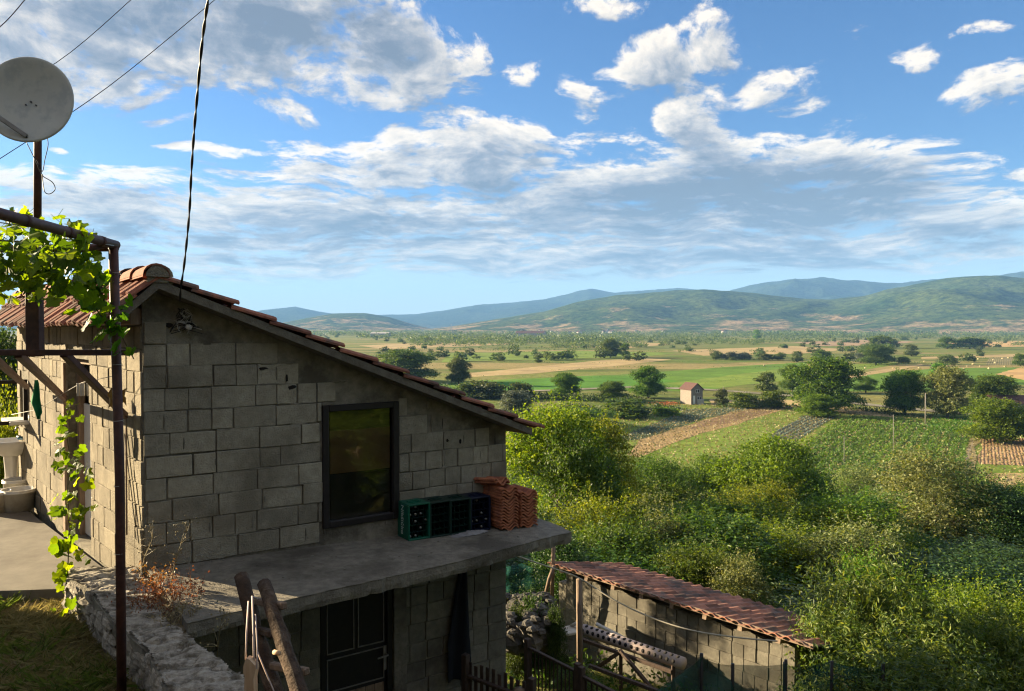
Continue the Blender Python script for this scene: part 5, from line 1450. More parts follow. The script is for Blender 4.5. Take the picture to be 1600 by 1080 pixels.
for (x,y,x2,y2,Y1,Y2,lb_) in ((932,975,980,1000,12.6,12.2,'white plastic pipe lying on top of the perforated pipe'),(893,978,905,972,12.7,12.6,'short white pipe end left of the wooden post')):
    m=MB(); m.tube([at(x,y,Y1),at(x2,y2,Y2)],.03,10); o=m.build('white_pipe',M['plastic_white']); tag(o,lb_,'pipe')
m=MB(); p=at(892,985,12.6); m.box(p,(.5,.3,.05),rz=.4,bev=.01); o=m.build('pale_board',M['plastic_white']); tag(o,'pale flat board behind the wooden post','board')
e=empty('trestle',at(985,1060,11.2),'wooden trestle with crossed legs under the perforated pipe','trestle')
for (x,y,x2,y2,Y1,Y2) in ((970,1018,1020,1078,11.4,10.9),(970,1018,935,1042,11.4,11.8),(905,998,1050,1050,12.0,10.9),(1052,1040,1052,1090,10.95,10.95),(970,1015,970,1080,11.45,11.45),(920,1040,1040,1085,11.0,10.3)):
    m=MB(); m.bar(at(x,y,Y1),at(x2,y2,Y2),.05,.05,bev=.004); rooted(m.build('leg',M['fencewood']),e)

# ------------------------------------------------------------------ fields on the plain
def fmat(name,c1,c2,scale,rowdir=None,rowsp=.7,rowc=None,rows=.6):
    m=bpy.data.materials.new(name); t=nt(m); tc=N(t,'ShaderNodeTexCoord')
    n1=N(t,'ShaderNodeTexNoise',i_Scale=scale,i_Detail=9,i_Roughness=.75); t.links.new(tc.outputs['Object'],n1.inputs['Vector'])
    c=ramp(t,[(.32,c1),(.66,c2)],n1.outputs[0])
    nl=N(t,'ShaderNodeTexNoise',i_Scale=.06,i_Detail=5); t.links.new(tc.outputs['Object'],nl.inputs['Vector'])
    c=mixc(t,.6,c,ramp(t,[(.3,(.6,.6,.6)),(.7,(1.3,1.3,1.2))],nl.outputs[0]),'MULTIPLY')
    hh=n1.outputs[0]
    if rowdir is not None:
        mp=N(t,'ShaderNodeMapping'); mp.inputs['Rotation'].default_value=(0,0,-rowdir); t.links.new(tc.outputs['Object'],mp.inputs[0])
        wv=N(t,'ShaderNodeTexWave',bands_direction='Y',i_Scale=math.pi/ (10*rowsp)*2,i_Distortion=2.6,i_Detail=3); wv.inputs['Detail Scale'].default_value=1.5; t.links.new(mp.outputs[0],wv.inputs['Vector'])
        c=mixc(t,mth(t,'MULTIPLY',wv.outputs[1],rows),c,rowc); hh=wv.outputs[1]
    b=N(t,'ShaderNodeBsdfPrincipled',i_Roughness=.97); b.inputs['Specular IOR Level'].default_value=.1; t.links.new(c,b.inputs['Base Color'])
    bp=N(t,'ShaderNodeBump',i_Strength=.5,i_Distance=.10); t.links.new(hh,bp.inputs['Height']); t.links.new(bp.outputs[0],b.inputs['Normal'])
    o=N(t,'ShaderNodeOutputMaterial'); t.links.new(b.outputs[0],o.inputs[0]); return m
FIELDS={}
lay=[0]
def field(key,px,mat,name='field'):
    P=[G(x,y) for x,y in px]; lay[0]+=1; z=ZP+.02+.006*lay[0]
    # subdivide + wobble outline
    ring=[]
    for i in range(len(P)):
        a=P[i];b=P[(i+1)%len(P)]; n_=max(2,int((b-a).length/3))
        n_=min(n_,60)
        for k in range(n_):
            p=a.lerp(b,k/n_); w_=min(1.2,p.length*.004)
            ring.append((p.x+mnoise.noise(Vector((p.x*.12,p.y*.12,lay[0])))*w_,p.y+mnoise.noise(Vector((p.x*.12,p.y*.12,lay[0]+9)))*w_,z))
    me=bpy.data.meshes.new(name); me.from_pydata(ring,[],[tuple(range(len(ring)))]); me.update()
    o=link(name,me,mat); tag(o,kind='structure'); FIELDS[key]=[(x,y) for x,y,_ in ring]; return o
def wdir(x1,y1,x2,y2):
    a=G(x1,y1);b=G(x2,y2); return math.atan2(b.y-a.y,b.x-a.x)
RD=wdir(1235,693,1305,652)
straw=fmat('field_straw',(.30,.215,.10),(.43,.33,.17),.35)
straw_rows=fmat('field_straw_rows',(.27,.19,.09),(.40,.29,.15),.5,wdir(1000,700,1200,636),1.2,(.21,.135,.07))
dirt=fmat('field_dirt',(.15,.095,.06),(.25,.165,.10),.3)
plough=fmat('field_ploughed',(.24,.15,.085),(.36,.24,.14),.6,wdir(1560,725,1556,688),1.0,(.17,.105,.06),.35)
gr1=fmat('field_green',(.07,.15,.016),(.13,.22,.028),.4)
gr2=fmat('field_bright_green',(.05,.15,.012),(.095,.225,.022),.6)
gr3=fmat('field_meadow',(.10,.165,.022),(.19,.25,.042),.35)
grd=fmat('field_blue_green',(.05,.075,.035),(.09,.115,.06),.5,RD,1.0,(.035,.05,.025),.5)
orange=fmat('field_orange',(.40,.25,.11),(.50,.34,.16),.2)
# middle distance bands
field('b1',[(600,608),(760,594),(980,585),(1130,574),(1260,566),(1262,586),(1090,612),(900,610),(700,616)],gr1)
field('b2',[(700,586),(800,577),(940,563),(1010,560),(1050,562),(960,572),(830,584),(720,590)],straw)
field('b3',[(740,600),(900,588),(1010,588),(1060,596),(960,606),(760,612)],gr2)
field('b4',[(1040,600),(1230,575),(1400,566),(1400,570),(1280,590),(1120,606)],gr3)
field('b5',[(1255,602),(1330,588),(1460,576),(1620,574),(1620,600),(1450,612),(1300,612)],gr1)
field('b6',[(1290,592),(1350,582),(1440,569),(1444,571),(1360,586),(1300,596)],straw,'path')
field('b7',[(1556,585),(1600,573),(1700,570),(1700,595),(1600,594)],orange)
field('b8',[(1540,570),(1548,556),(1595,556),(1597,571)],fmat('field_garden',(.18,.15,.08),(.28,.24,.13),.4,wdir(1550,570,1555,556),2.2,(.10,.11,.04),.7))
field('b9',[(1440,558),(1540,555),(1640,552),(1640,556),(1540,559),(1440,561)],straw,'path')
field('b10',[(700,553),(900,548),(1060,552),(1000,558),(860,562),(690,566)],gr3)
field('b11',[(1050,548),(1240,541),(1330,546),(1250,553),(1100,556)],straw)
field('b12',[(1240,535),(1340,531),(1430,534),(1380,540),(1280,541)],fmat('field_reddish',(.27,.18,.11),(.36,.26,.16),.1))
field('b13',[(1480,536),(1700,531),(1700,540),(1520,543)],orange)
field('b14',[(560,540),(700,535),(820,537),(740,541),(600,546)],straw)
field('b15',[(860,541),(1000,535),(1050,538),(960,546)],straw)
# near field mosaic
field('n0',[(840,700),(960,650),(1060,634),(1190,632),(1340,646),(1520,648),(1700,650),(1700,770),(1000,770),(860,740)],gr3)
field('n1',[(955,690),(1075,641),(1150,637),(1195,636),(1100,655),(1005,688)],grd)
field('n2',[(980,712),(1000,688),(1090,660),(1182,634),(1240,636),(1150,664),(1060,690),(1000,716)],straw_rows)
field('n3',[(1075,672),(1100,658),(1180,640),(1215,641),(1150,660)],dirt)
field('n4',[(1180,697),(1255,650),(1308,651),(1237,694)],fmat('field_cabbage_soil',(.05,.055,.035),(.09,.09,.06),.8,RD,1.1,(.17,.20,.17),.5))
field('n5',[(1240,712),(1300,664),(1330,652),(1505,662),(1516,672),(1512,700),(1500,745),(1260,745)],fmat('field_rows',(.06,.10,.02),(.11,.155,.035),.7,RD,1.5,(.05,.085,.018),.35))
field('n6',[(1448,676),(1455,653),(1524,653),(1518,677)],gr2)
field('n7',[(1528,726),(1533,686),(1640,686),(1640,730)],plough)
field('n8',[(1490,770),(1503,720),(1512,690),(1528,678),(1536,683),(1526,700),(1522,735),(1520,770)],fmat('field_path_grass',(.28,.22,.10),(.38,.31,.16),.5),'path')
field('n9',[(1505,752),(1509,715),(1519,690),(1523,690),(1515,716),(1512,752)],M['path'],'path')
field('n10',[(1540,742),(1700,740),(1700,770),(1545,765)],straw)
field('road',[(560,622),(800,614),(1000,606),(1130,612),(1250,622),(1400,640),(1560,652),(1700,660),(1700,658),(1560,649),(1400,636.5),(1250,619),(1130,609.5),(1000,604),(800,611.5),(560,618)],M['road'],'road')
field('verge',[(1110,625),(1250,626),(1400,648),(1400,654),(1250,640),(1110,634)],straw,'path')
# crops that stand up out of the field
def crops(name,key,n,size,mat,h,sp_,rd,seed,label,cat,jit=.18):
    rng=np.random.default_rng(seed); P=FIELDS[key]; xs=[p[0] for p in P];ys=[p[1] for p in P]
    out=[]; c,s=math.cos(rd),math.sin(rd); tries=0
    while len(out)<n and tries<n*12:
        tries+=1; x=rng.uniform(min(xs),max(xs));y=rng.uniform(min(ys),max(ys))
        if sp_:
            v=-x*s+y*c; v2=(round(v/sp_))*sp_+rng.normal()*jit; u=x*c+y*s; x=u*c-v2*s; y=u*s+v2*c
        if abs(x)>y*.72 or not in_poly(x,y,P): continue
        if fb(x,y,.12)>.75: continue
        out.append((x,y,ZP+.05+rng.uniform(.1,1)*h))
    C=np.array(out); m_=len(C); S=size*rng.uniform(.6,1.3,m_)
    V=leaf_quads(C,S,.55,np.zeros_like(C),rng,bup=.8)
    o=link(name,np_mesh(name,V,m_,4,rng.random((m_,2))),L[mat]); tag(o,label,cat,kind='stuff')
crops('crop_rows','n5',20000,.20,'crop',.55,1.6,RD,1,'green crop rows in the field below the big trees','crop',.36)
crops('cabbage_rows','n4',5200,.16,'cabbage',.22,1.1,RD,2,'rows of blue-green cabbages in a narrow field strip','cabbage',.10)
crops('low_crop','n1',4200,.16,'cabbage',.3,1.0,RD,3,'low blue-green crop beside the straw field','crop')
crops('meadow_grass','n0',22000,.20,'grass',.4,0,0,4,'tall rough meadow grass between the field strips','meadow')
crops('lush_crop','n6',2600,.15,'bright',.3,0,0,5,'small bright green crop patch by the walking person','crop')

# ------------------------------------------------------------------ tree prototypes
tree_proto('oak','broadleaf_tree',9,9,20,1700,16,.34,.15,'dark',1,r0=.3,base=.10,spikes=30,spl=.8)
tree_proto('round','broadleaf_tree',8,7.5,14,950,42,.34,.085,'bright',2,r0=.25,base=.2,spikes=90,spl=.8)
tree_proto('near','broadleaf_tree',6,7,16,1050,46,.27,.058,'yellow',3,r0=.18,base=.2,spikes=170,spl=1.0)
tree_proto('near2','broadleaf_tree',6,6.5,17,1000,44,.25,.054,'pale',4,r0=.16,base=.15,spikes=200,spl=1.0,shell=.5)
tree_proto('shrubA','shrub',3.6,3.0,10,480,44,.19,.042,'yellow',5,r0=.06,base=.1,spikes=120,spl=.9,crown='foliage',trunk='stem')
tree_proto('shrubB','shrub',4.2,3.2,11,520,46,.20,.045,'mid',6,r0=.07,base=.05,spikes=130,spl=1.0,crown='foliage',trunk='stem')
tree_proto('shrubC','shrub',3.2,3.6,9,440,46,.19,.047,'dark',7,r0=.06,base=.05,spikes=80,spl=.9,crown='foliage',trunk='stem')
tree_proto('laurel','shrub',3.4,2.6,11,800,14,.14,.072,'laurel',8,asp=.25,r0=.05,base=.05,spikes=190,spl=.75,crown='foliage',trunk='stem')
tree_proto('farA','broadleaf_tree',8,8,9,420,9,.50,.30,'farL',9,r0=.3,base=.08)
tree_proto('farB','broadleaf_tree',9,5,9,420,9,.45,.28,'farL',10,r0=.2,base=.05)

def put(key,px,py_base,py_top,wpx,d=None,label=None,cat='tree',mat=None,name=None,group=None,zover=None):
    """base at the ground seen at (px,py_base) or at depth d; sized from the picture"""
    if d is None: c=G(px,py_base)
    else:
        r=ray(px,512); c=r*(d/r.y); c.z=H(c.x,c.y)
    top=at(px,py_top,c.y).z; w_=wpx/F*c.y; h_=max(.6,top-c.z)
    return tree(key,(c.x,c.y,c.z-.05),w_,h_,label,cat,group,mat=mat,name=name)
# slope vegetation, from far to near
put('near',872,0,638,200,36,'tall yellow-green tree beside the right eave of the shed',mat='yellow')
put('near',948,0,662,120,40,'mid green tree just right of the tall yellow-green one')
put('round',905,0,690,150,33,'dark shaded tree mass behind the ledge corner',mat='mid')
put('round',1207,0,688,185,60,'large round bright green tree at the front edge of the fields')
put('round',1105,0,716,90,64,'narrow green tree left of the large round tree',mat='mid')
put('near2',1462,0,712,200,40,'pale-leaved tree with glittering crown at the centre of the right slope')
put('near',1578,0,765,170,38,'dark tree behind the right edge of the slope',mat='dark')
put('near',1540,0,850,220,27,'deep shaded dark tree on the right below the pale-leaved tree',mat='dark')
put('near',1300,0,792,190,30,'yellow-lit bushy tree in the middle of the slope',mat='yellow')
put('near',1225,0,842,180,26,'leafy green tree right behind the low shed roof',mat='bright')
put('near2',1180,0,760,150,42,'loose light green tree below the large round tree',mat='yellow')
put('near2',1040,0,720,130,50,'pale feathery shrub tree at the end of the straw field',mat='mid')
put('near2',1340,0,735,120,62,'pale willow-like bush at the edge of the crop rows',mat='pale')
put('near2',1270,0,742,110,58,'green bush at the lower edge of the crop rows',mat='mid')
put('near',1120,0,785,180,31,'green tree in the middle of the lower slope',mat='bright')
put('near2',1400,0,765,120,52,'light feathery bush before the pale-leaved tree',mat='pale')
put('shrubA',925,0,775,150,24,'yellow-lit shrub just above the ledge corner','shrub')
put('shrubA',1035,0,800,120,24,'sparse shrub with bright leaves above the low shed roof','shrub',mat='pale')
put('shrubB',970,0,815,170,20,'mid green shrub behind the top of the low shed roof','shrub')
put('shrubB',1085,0,850,150,18,'leafy shrub bulging over the ridge of the low shed','shrub')
put('shrubA',1155,0,872,110,17,'light green shrub with upright shoots behind the low shed','shrub',mat='pale')
put('shrubC',880,0,845,120,17,'dark shrub between the ledge corner and the low shed','shrub')
put('laurel',1395,0,888,230,11.2,'glossy long-leaved bush in the bottom right foreground','bush')
put('laurel',1300,0,958,150,10.6,'low glossy bush leaning over the end of the low shed','bush')
put('laurel',1480,0,950,190,10.4,'shaded glossy bush at the right of the foreground','bush')
put('laurel',1590,0,960,190,11.0,'glossy bush cut by the right edge of the photo','bush')
put('laurel',1390,0,990,260,9.4,'dark glossy bush at the very bottom right','bush')
put('shrubA',1535,0,915,160,13.5,'bright yellow-green shrub behind the glossy foreground bushes','shrub')
put('shrubA',1620,0,925,150,13,'yellow-green shrub at the right edge of the foreground','shrub')
put('shrubB',1420,0,905,120,14.5,'rounded green shrub behind the tall glossy bush','shrub',mat='bright')
put('shrubA',1362,0,868,85,16,'small bright green treetop behind the tall glossy bush','shrub',mat='bright')
put('shrubC',836,0,930,60,12.4,'small dark bush in front of the rubble heap','shrub')
put('shrubC',808,0,945,44,12.2,'low leafy bush growing over the left part of the rubble heap','shrub',mat='dark')
put('shrubC',905,0,1045,90,9.8,'low dark bush behind the yard railing','shrub',mat='mid')
put('shrubC',870,0,948,40,12.0,'climbing greenery at the left end of the low shed','shrub',mat='dark')
put('shrubB',12,0,628,110,15,'light green bush left of the shed behind the basin','shrub',mat='yellow')
put('near',-20,0,520,160,26,'dark tree seen through the gap left of the shed',mat='dark')
put('near',640,0,560,120,60,'dark tree hidden behind the shed roof',mat='dark') if False else None
put('near',600,0,622,100,15.6,'unseen tree added behind the shed to shade the low shed wall',mat='mid')  # this and the next tree are unseen, added to shade the low shed
put('near',512,0,630,50,14.6,'slim unseen tree added behind the shed to shade the low shed',mat='mid')
# fill between: individual bushes, kept out of each other's way
rr=random.Random(21); k_=0; used=[]
keys=[('shrubA','yellow'),('shrubB','mid'),('shrubB','bright'),('shrubC','dark'),('shrubA','bright'),('shrubC','mid'),('shrubA','pale')]
while k_<118:
    d=14+ (96-14)*rr.random()**1.15; px=rr.uniform(770,1730)
    r=ray(px,512); c=r*(d/r.y)
    if d<17.5 and c.x<5.5 : continue
    if any((c.x-a)**2+(c.y-b)**2<(.55*s)**2 for a,b,s in used): continue
    s=rr.uniform(.8,1.25)*(1+ (d>45)*.3)
    yt=(860 if d<20 else 812 if d<30 else 772 if d<45 else 738 if d<62 else 716)
    if px>1180 and d<22: yt=940
    if px>1380 and 22<=d<30: yt=870
    hmax=at(px,yt,c.y).z-H(c.x,c.y)
    if hmax<.8: k_+=1; continue
    used.append((c.x,c.y,3.2*s)); ky,mt=rr.choice(keys)
    if (px>1400 and d<42) or (px<1000 and d<34): mt=rr.choice(('dark','dark','mid'))  # darker leaf colours paint in the shadow zones of the slope
    grp='loose shrubs filling the overgrown slope'
    tree(ky,(c.x,c.y,H(c.x,c.y)-.1),PROTO[ky]['w']*s*1.1,min(hmax,PROTO[ky]['h']*s*rr.uniform(.75,1.05)),'leafy shrub among the overgrown thicket on the slope below the fields','shrub',grp,mat=mt)
    k_+=1
# undergrowth that covers the slope
rng=np.random.default_rng(77); C=[];
while len(C)<42000:
    d=11.5+95*rng.random()**1.3; px=rng.uniform(760,1680); r=ray(px,512); x=r.x*d/r.y; y=d
    if in_poly(x,y,[(qp(-.3,-.2,0).x,qp(-.3,-.2,0).y),(qp(QL+.4,-.2,0).x,qp(QL+.4,-.2,0).y),(qp(QL+.4,2.3,0).x,qp(QL+.4,2.3,0).y),(qp(-.3,2.3,0).x,qp(-.3,2.3,0).y)]): continue
    g=fb(x,y,.35)
    hh=(.25+.75*max(0,g+.4))*(.5+d*.012)
    if d>88: hh*=.5
    C.append((x,y,H(x,y)+rng.random()*hh))
C=np.array(C); S=(.035+.0016*C[:,1])*rng.uniform(.6,1.3,len(C))
o=link('undergrowth',np_mesh('undergrowth',leaf_quads(C,S,.5,np.zeros_like(C),rng),len(C),4,rng.random((len(C),2))),L['mid']); tag(o,'dense low undergrowth covering the slope between the shrubs','undergrowth',kind='stuff')
# ground cover in the yard
C=[]
while len(C)<6000:
    d=rng.uniform(8.6,13.5); px=rng.uniform(790,1240); r=ray(px,512); x=r.x*d/r.y
    if fb(x,d,.8)<-.1: continue
    C.append((x,d,H(x,d)+rng.random()**2*.28))
C=np.array(C); S=.022*rng.uniform(.6,1.4,len(C))
o=link('yard_weeds',np_mesh('yard_weeds',leaf_quads(C,S,.5,np.zeros_like(C),rng),len(C),4,rng.random((len(C),2))),L['mid']); tag(o,'low weeds growing in the yard in front of the low shed','weeds',kind='stuff')

# ------------------------------------------------------------------ trees of the plain
for (px,b,t_,w_,ky,mt,lb) in [(a_,b__,c_,d_,e_,{'dark':'mid','farL':'farL'}.get(f_,f_),g_) for (a_,b__,c_,d_,e_,f_,g_) in [
 (1290,645,562,88,'oak','dark','biggest dark tree on the plain, right of the small stone house'),
 (1276,652,618,54,'oak','bright','green bush at the foot of the biggest dark tree'),
 (1414,648,581,60,'oak','dark','dark tree left of the pale-crowned tree by the road'),
 (1480,654,576,62,'oak','pale','pale-crowned tree between two dark trees by the road'),
 (1550,642,589,66,'oak','dark','broad dark tree right of the pale-crowned tree'),
 (1558,692,626,82,'oak','bright','large round green bush above the ploughed plot'),
 (1618,690,636,52,'oak','mid','green tree cut by the right photo edge above the ploughed plot'),
 (1013,622,574,46,'oak','dark','dark round tree left of the small stone house'),
 (884,622,584,40,'oak','dark','dark tree in the hedge row, second left of the stone house'),
 (958,626,597,42,'oak','dark','small round dark tree in the hedge left of the stone house'),
 (717,600,561,32,'oak','farL','single dark tree in the green field near the roof edge'),
 (628,596,548,90,'oak','farL','dark clump of trees just above the tiled roof edge'),
 (806,655,612,52,'oak','grey','grey-green willow right above the roof end'),
 (765,622,596,60,'farB','farL','dark hedge tree directly above the roof slope'),
 (735,622,598,44,'farB','farL','dark hedge tree emerging from the roof slope'),
 (815,623,598,36,'farB','farL','dark hedge tree above the grey-green willow'),
 (1198,614,582,30,'farA','farL','small tree left of the biggest dark tree'),
 (1238,612,571,34,'oak','dark','dark tree touching the left side of the biggest dark tree'),
 (1353,614,589,32,'round','dark','round bush between the biggest tree and the road trees'),
 (1128,634,608,20,'farA','farL','small dark tree right of the stone house'),
 (1165,638,614,42,'farB','dark','dark shrub row right of the utility pole'),
 (1206,638,611,36,'farB','dark','dark shrub left of the biggest tree foot'),
 (975,652,624,80,'farA','mid','green thicket in front of the hedge left of the stone house'),
 (905,668,640,100,'oak','mid','bushy thicket beyond the tall yellow-green slope tree'),
 (1040,650,636,40,'farB','bright','bright hedge below the stone house'),
 (1369,570,540,42,'oak','farL','grey-green tree cluster in the middle of the plain, larger one'),
 (1385,568,543,26,'farA','farL','tree leaning on the right of the mid-plain cluster'),
 (1345,567,552,18,'farA','grey','small pale bush left of the mid-plain cluster'),
 (1424,557,538,20,'farA','farL','small tree right of the mid-plain cluster'),
 (1412,568,557,18,'farB','dark','dark bush in front of the mid-plain cluster'),
 (1481,570,555,26,'farB','farL','round bush in the bale meadow'),
 (1468,602,568,30,'farA','bright','light tree behind the pale-crowned tree'),
 (1594,572,553,20,'farA','dark','dark bush by the far garden plot'),
 (1380,544,525,44,'farB','dark','long dark tree clump far out on the plain'),
 (1480,545,527,28,'farA','dark','left tree of the far dark row at right'),
 (1515,545,527,44,'farB','dark','right trees of the far dark row'),
 (954,559,531,30,'oak','farL','tall tree pair on the left plain, bigger one'),
 (976,558,537,16,'farA','dark','tall tree pair on the left plain, smaller one'),
 (841,567,555,12,'farA','farL','small round bush by the straw strip'),
 (1245,566,549,18,'farA','farL','bush left of the dark twin bush on the plain'),
 (1286,563,548,24,'farB','dark','low dark twin bush on the plain'),
 (1275,557,546,14,'farA','farL','upper half of the dark twin bush'),
 (1118,562,550,12,'farA','farL','left bush of the low hedge on the plain'),
 (1140,562,550,24,'farB','grey','grey bush in the low hedge on the plain'),
 (1163,562,551,22,'farB','grey','right bush of the low hedge on the plain'),
 (1196,563,552,20,'farB','farL','left bush of a close pair on the plain'),
 (1216,563,552,16,'farB','farL','right bush of a close pair on the plain'),
 (1560,598,586,24,'farB','dark','dark bush below the orange field'),
 (1182,530,515,12,'farA','bright','pale poplar at the edge of the far village')]]:
    put(ky,px,b,t_,w_,None,lb,'shrub' if (b-t_)<30 and 'bush' in lb else 'tree',mat=mt)
# small distant trees: single meshes, copies of two kinds
def far_mesh(seed,w,h,n,l):
    rng=np.random.default_rng(seed); C,S,out=lobes_crown(rand_lobes(seed,w,h,6,.15),n,8,.5,l,rng,.1,.4)
    me=np_mesh('far_tree',leaf_quads(C,S,.7,out,rng),len(C),4,rng.random((len(C),2))); me.materials.append(L['farL']); return me
FM=[far_mesh(60,7,6,60,.45),far_mesh(61,8,4.5,60,.45),far_mesh(62,5,6,50,.4)]
rr=random.Random(5); n_=0
while n_<200:
    py=524+ 42*rr.random()**1.7; px=rr.uniform(480,1690)
    if 565<py and rr.random()<.6: continue
    if fb(px,py*6,.008)<-.15: continue
    c=G(px,py); o=bpy.data.objects.new('far_tree',rr.choice(FM)); col.objects.link(o); o.location=c
    s=rr.uniform(.6,1.5); o.scale=(s*rr.uniform(.9,1.5),s,s*rr.uniform(.7,1.1)); o.rotation_euler=(0,0,rr.uniform(0,6))
    tag(o,'small dark tree or bush dotted over the distant part of the plain','tree','small trees dotted over the far plain'); n_+=1
# far woodland belts as one mass
rng=np.random.default_rng(12); C=[];S=[]
belts=[(517.5,521,400,1700,2300,9),(521,525,420,1700,1300,9),(525,530,560,1130,620,7),(525,529,1130,1700,260,7),(530,536,640,980,460,6.5),(545,548,690,960,50,3),(536,541,640,820,130,4.5),(538,542,860,1010,110,4),(530,535,960,1130,160,5),(532,536,1130,1320,90,4.5),(526,530,1200,1460,160,7),(533,538,700,960,230,4.5),(541,544,860,1010,120,3.5),(536,539,1030,1200,70,4),(549.5,551,1040,1220,16,2.2),(529,533,1540,1690,80,6),(538,541,1560,1690,60,4),(523,526,1150,1320,200,10)]
for (y0,y1,x0,x1,n,h_) in belts:
    for k in range(n):
        px=rng.uniform(x0,x1); py=rng.uniform(y0,y1); c=G(px,py); hh=h_*rng.uniform(.6,1.4); w_=hh*.7*rng.uniform(.8,1.6)
        m_=26; q=rng.normal(size=(m_,3))*np.array([w_*.5,w_*.5,hh*.26]); q[:,2]+=hh*.5; q[:,2]=np.clip(q[:,2],0,hh*1.1)
        C.append(q+np.array([c.x,c.y,ZP])); S.append(np.full(m_,hh*.15)*rng.uniform(.7,1.3,m_))
C=np.vstack(C);S=np.concatenate(S)
o=link('far_woodland',np_mesh('far_woodland',leaf_quads(C,S,.8,np.zeros_like(C),rng),len(C),4,rng.random((len(C),2))),L['farL']); tag(o,'far belts of trees across the plain below the hills','woodland',kind='stuff')
# hedge along the road
rng=np.random.default_rng(15); C=[];
for (x0,y0,x1,y1,h_,n) in ((700,620,860,624,2.6,2600),(860,624,1010,630,2.2,2200),(880,640,1000,655,2.4,1700),(1120,636,1250,638,1.3,1000),(1330,640,1400,650,1.6,700),(640,600,700,606,2.0,500),(1020,636,1066,642,1.2,500)):
    a=G(x0,y0);b=G(x1,y1)
    for k in range(n):
        t_=rng.random(); p=a.lerp(b,t_); g=.6+.8*abs(mnoise.noise(Vector((t_*9,x0,0))))
        C.append((p.x+rng.normal()*1.0,p.y+rng.normal()*1.4,ZP+rng.random()*h_*g))
C=np.array(C); S=.26*rng.uniform(.6,1.3,len(C))
o=link('hedge_growth',np_mesh('hedge_growth',leaf_quads(C,S,.6,np.zeros_like(C),rng),len(C),4,rng.random((len(C),2))),L['dark']); tag(o,'scrubby dark hedge growth along the road across the plain','hedge',kind='stuff')
c=G(1040,634); C=np.array([(c.x+rng.normal()*1.7,c.y+rng.normal()*.8,ZP+rng.random()*1.0) for k in range(240)])
o=link('red_flowers',np_mesh('red_flowers',leaf_quads(C,.13*np.ones(240),.7,np.zeros_like(C),rng),240,4,rng.random((240,2))),L['red']); tag(o,'patch of red flowers left of the stone house','flowers',kind='stuff')
# thin weedy margins between the far fields
C=[];S=[]
for line in ([(1040,607),(1250,581),(1440,567)],[(860,579),(1000,573),(1180,575),(1250,572)],[(1300,560),(1430,567),(1560,574),(1640,577)],[(690,586),(900,591),(1060,586)],[(660,572),(800,566),(960,568)],[(1060,566),(1240,560),(1340,556)],[(1250,602),(1350,590),(1500,583)],[(1440,556),(1540,560),(1640,560)],[(760,548),(900,553),(1040,549)],[(1120,612),(1240,612)],[(1100,640),(1182,633)],[(1310,650),(1238,694)],[(1178,698),(1254,650)]):
    for (a_,b_) in zip(line,line[1:]):
        a=G(*a_);b=G(*b_); n_=int((b-a).length*2.2)
        for k in range(n_):
            t_=rng.random(); p=a.lerp(b,t_); g=mnoise.noise(Vector((p.x*.05,p.y*.05,0)))
            if g<-.25: continue
            dd=p.length/300
            C.append((p.x+rng.normal()*.5*dd,p.y+rng.normal()*1.0*dd,ZP+rng.random()*(.5+.9*max(0,g))*max(.6,dd*.6))); S.append(.22*max(.6,dd*.8)*rng.uniform(.6,1.3))
C=np.array(C); o=link('field_margins',np_mesh('field_margins',leaf_quads(C,np.array(S),.6,np.zeros_like(C),rng),len(C),4,rng.random((len(C),2))),L['mid']); tag(o,'thin dark weedy margins between the fields','field margin',kind='stuff')
# hay bales
m=MB(); stone(m,(0,0,.45),.8,.6,.5,random.Random(3)); HB=m.mesh('hay_bale'); HB.materials.append(M['hay'])
rr=random.Random(8)
for (px,py) in [(1341,592),(1352,576),(1396,576),(1416,571),(1436,576),(1463,576),(1480,574),(1506,577),(1511,573),(1520,570),(1531,573),(1545,577),(1552,563),(1566,561),(1575,560),(1253,562),(1262,568),(1014,566),(1194,572),(1404,592),(1444,566),(1590,560),(1528,562),(1472,585),(1493,563),(1555,568),(1570,574)]:
    c=G(px,py); o=bpy.data.objects.new('hay_bale',HB); col.objects.link(o); o.location=c; o.rotation_euler=(0,0,rr.uniform(0,3)); s=rr.uniform(.6,1.0); o.scale=(s,s,s)
    tag(o,'small pale hay heap lying in the mown meadow','hay bale','pale hay heaps dotted over the meadow')

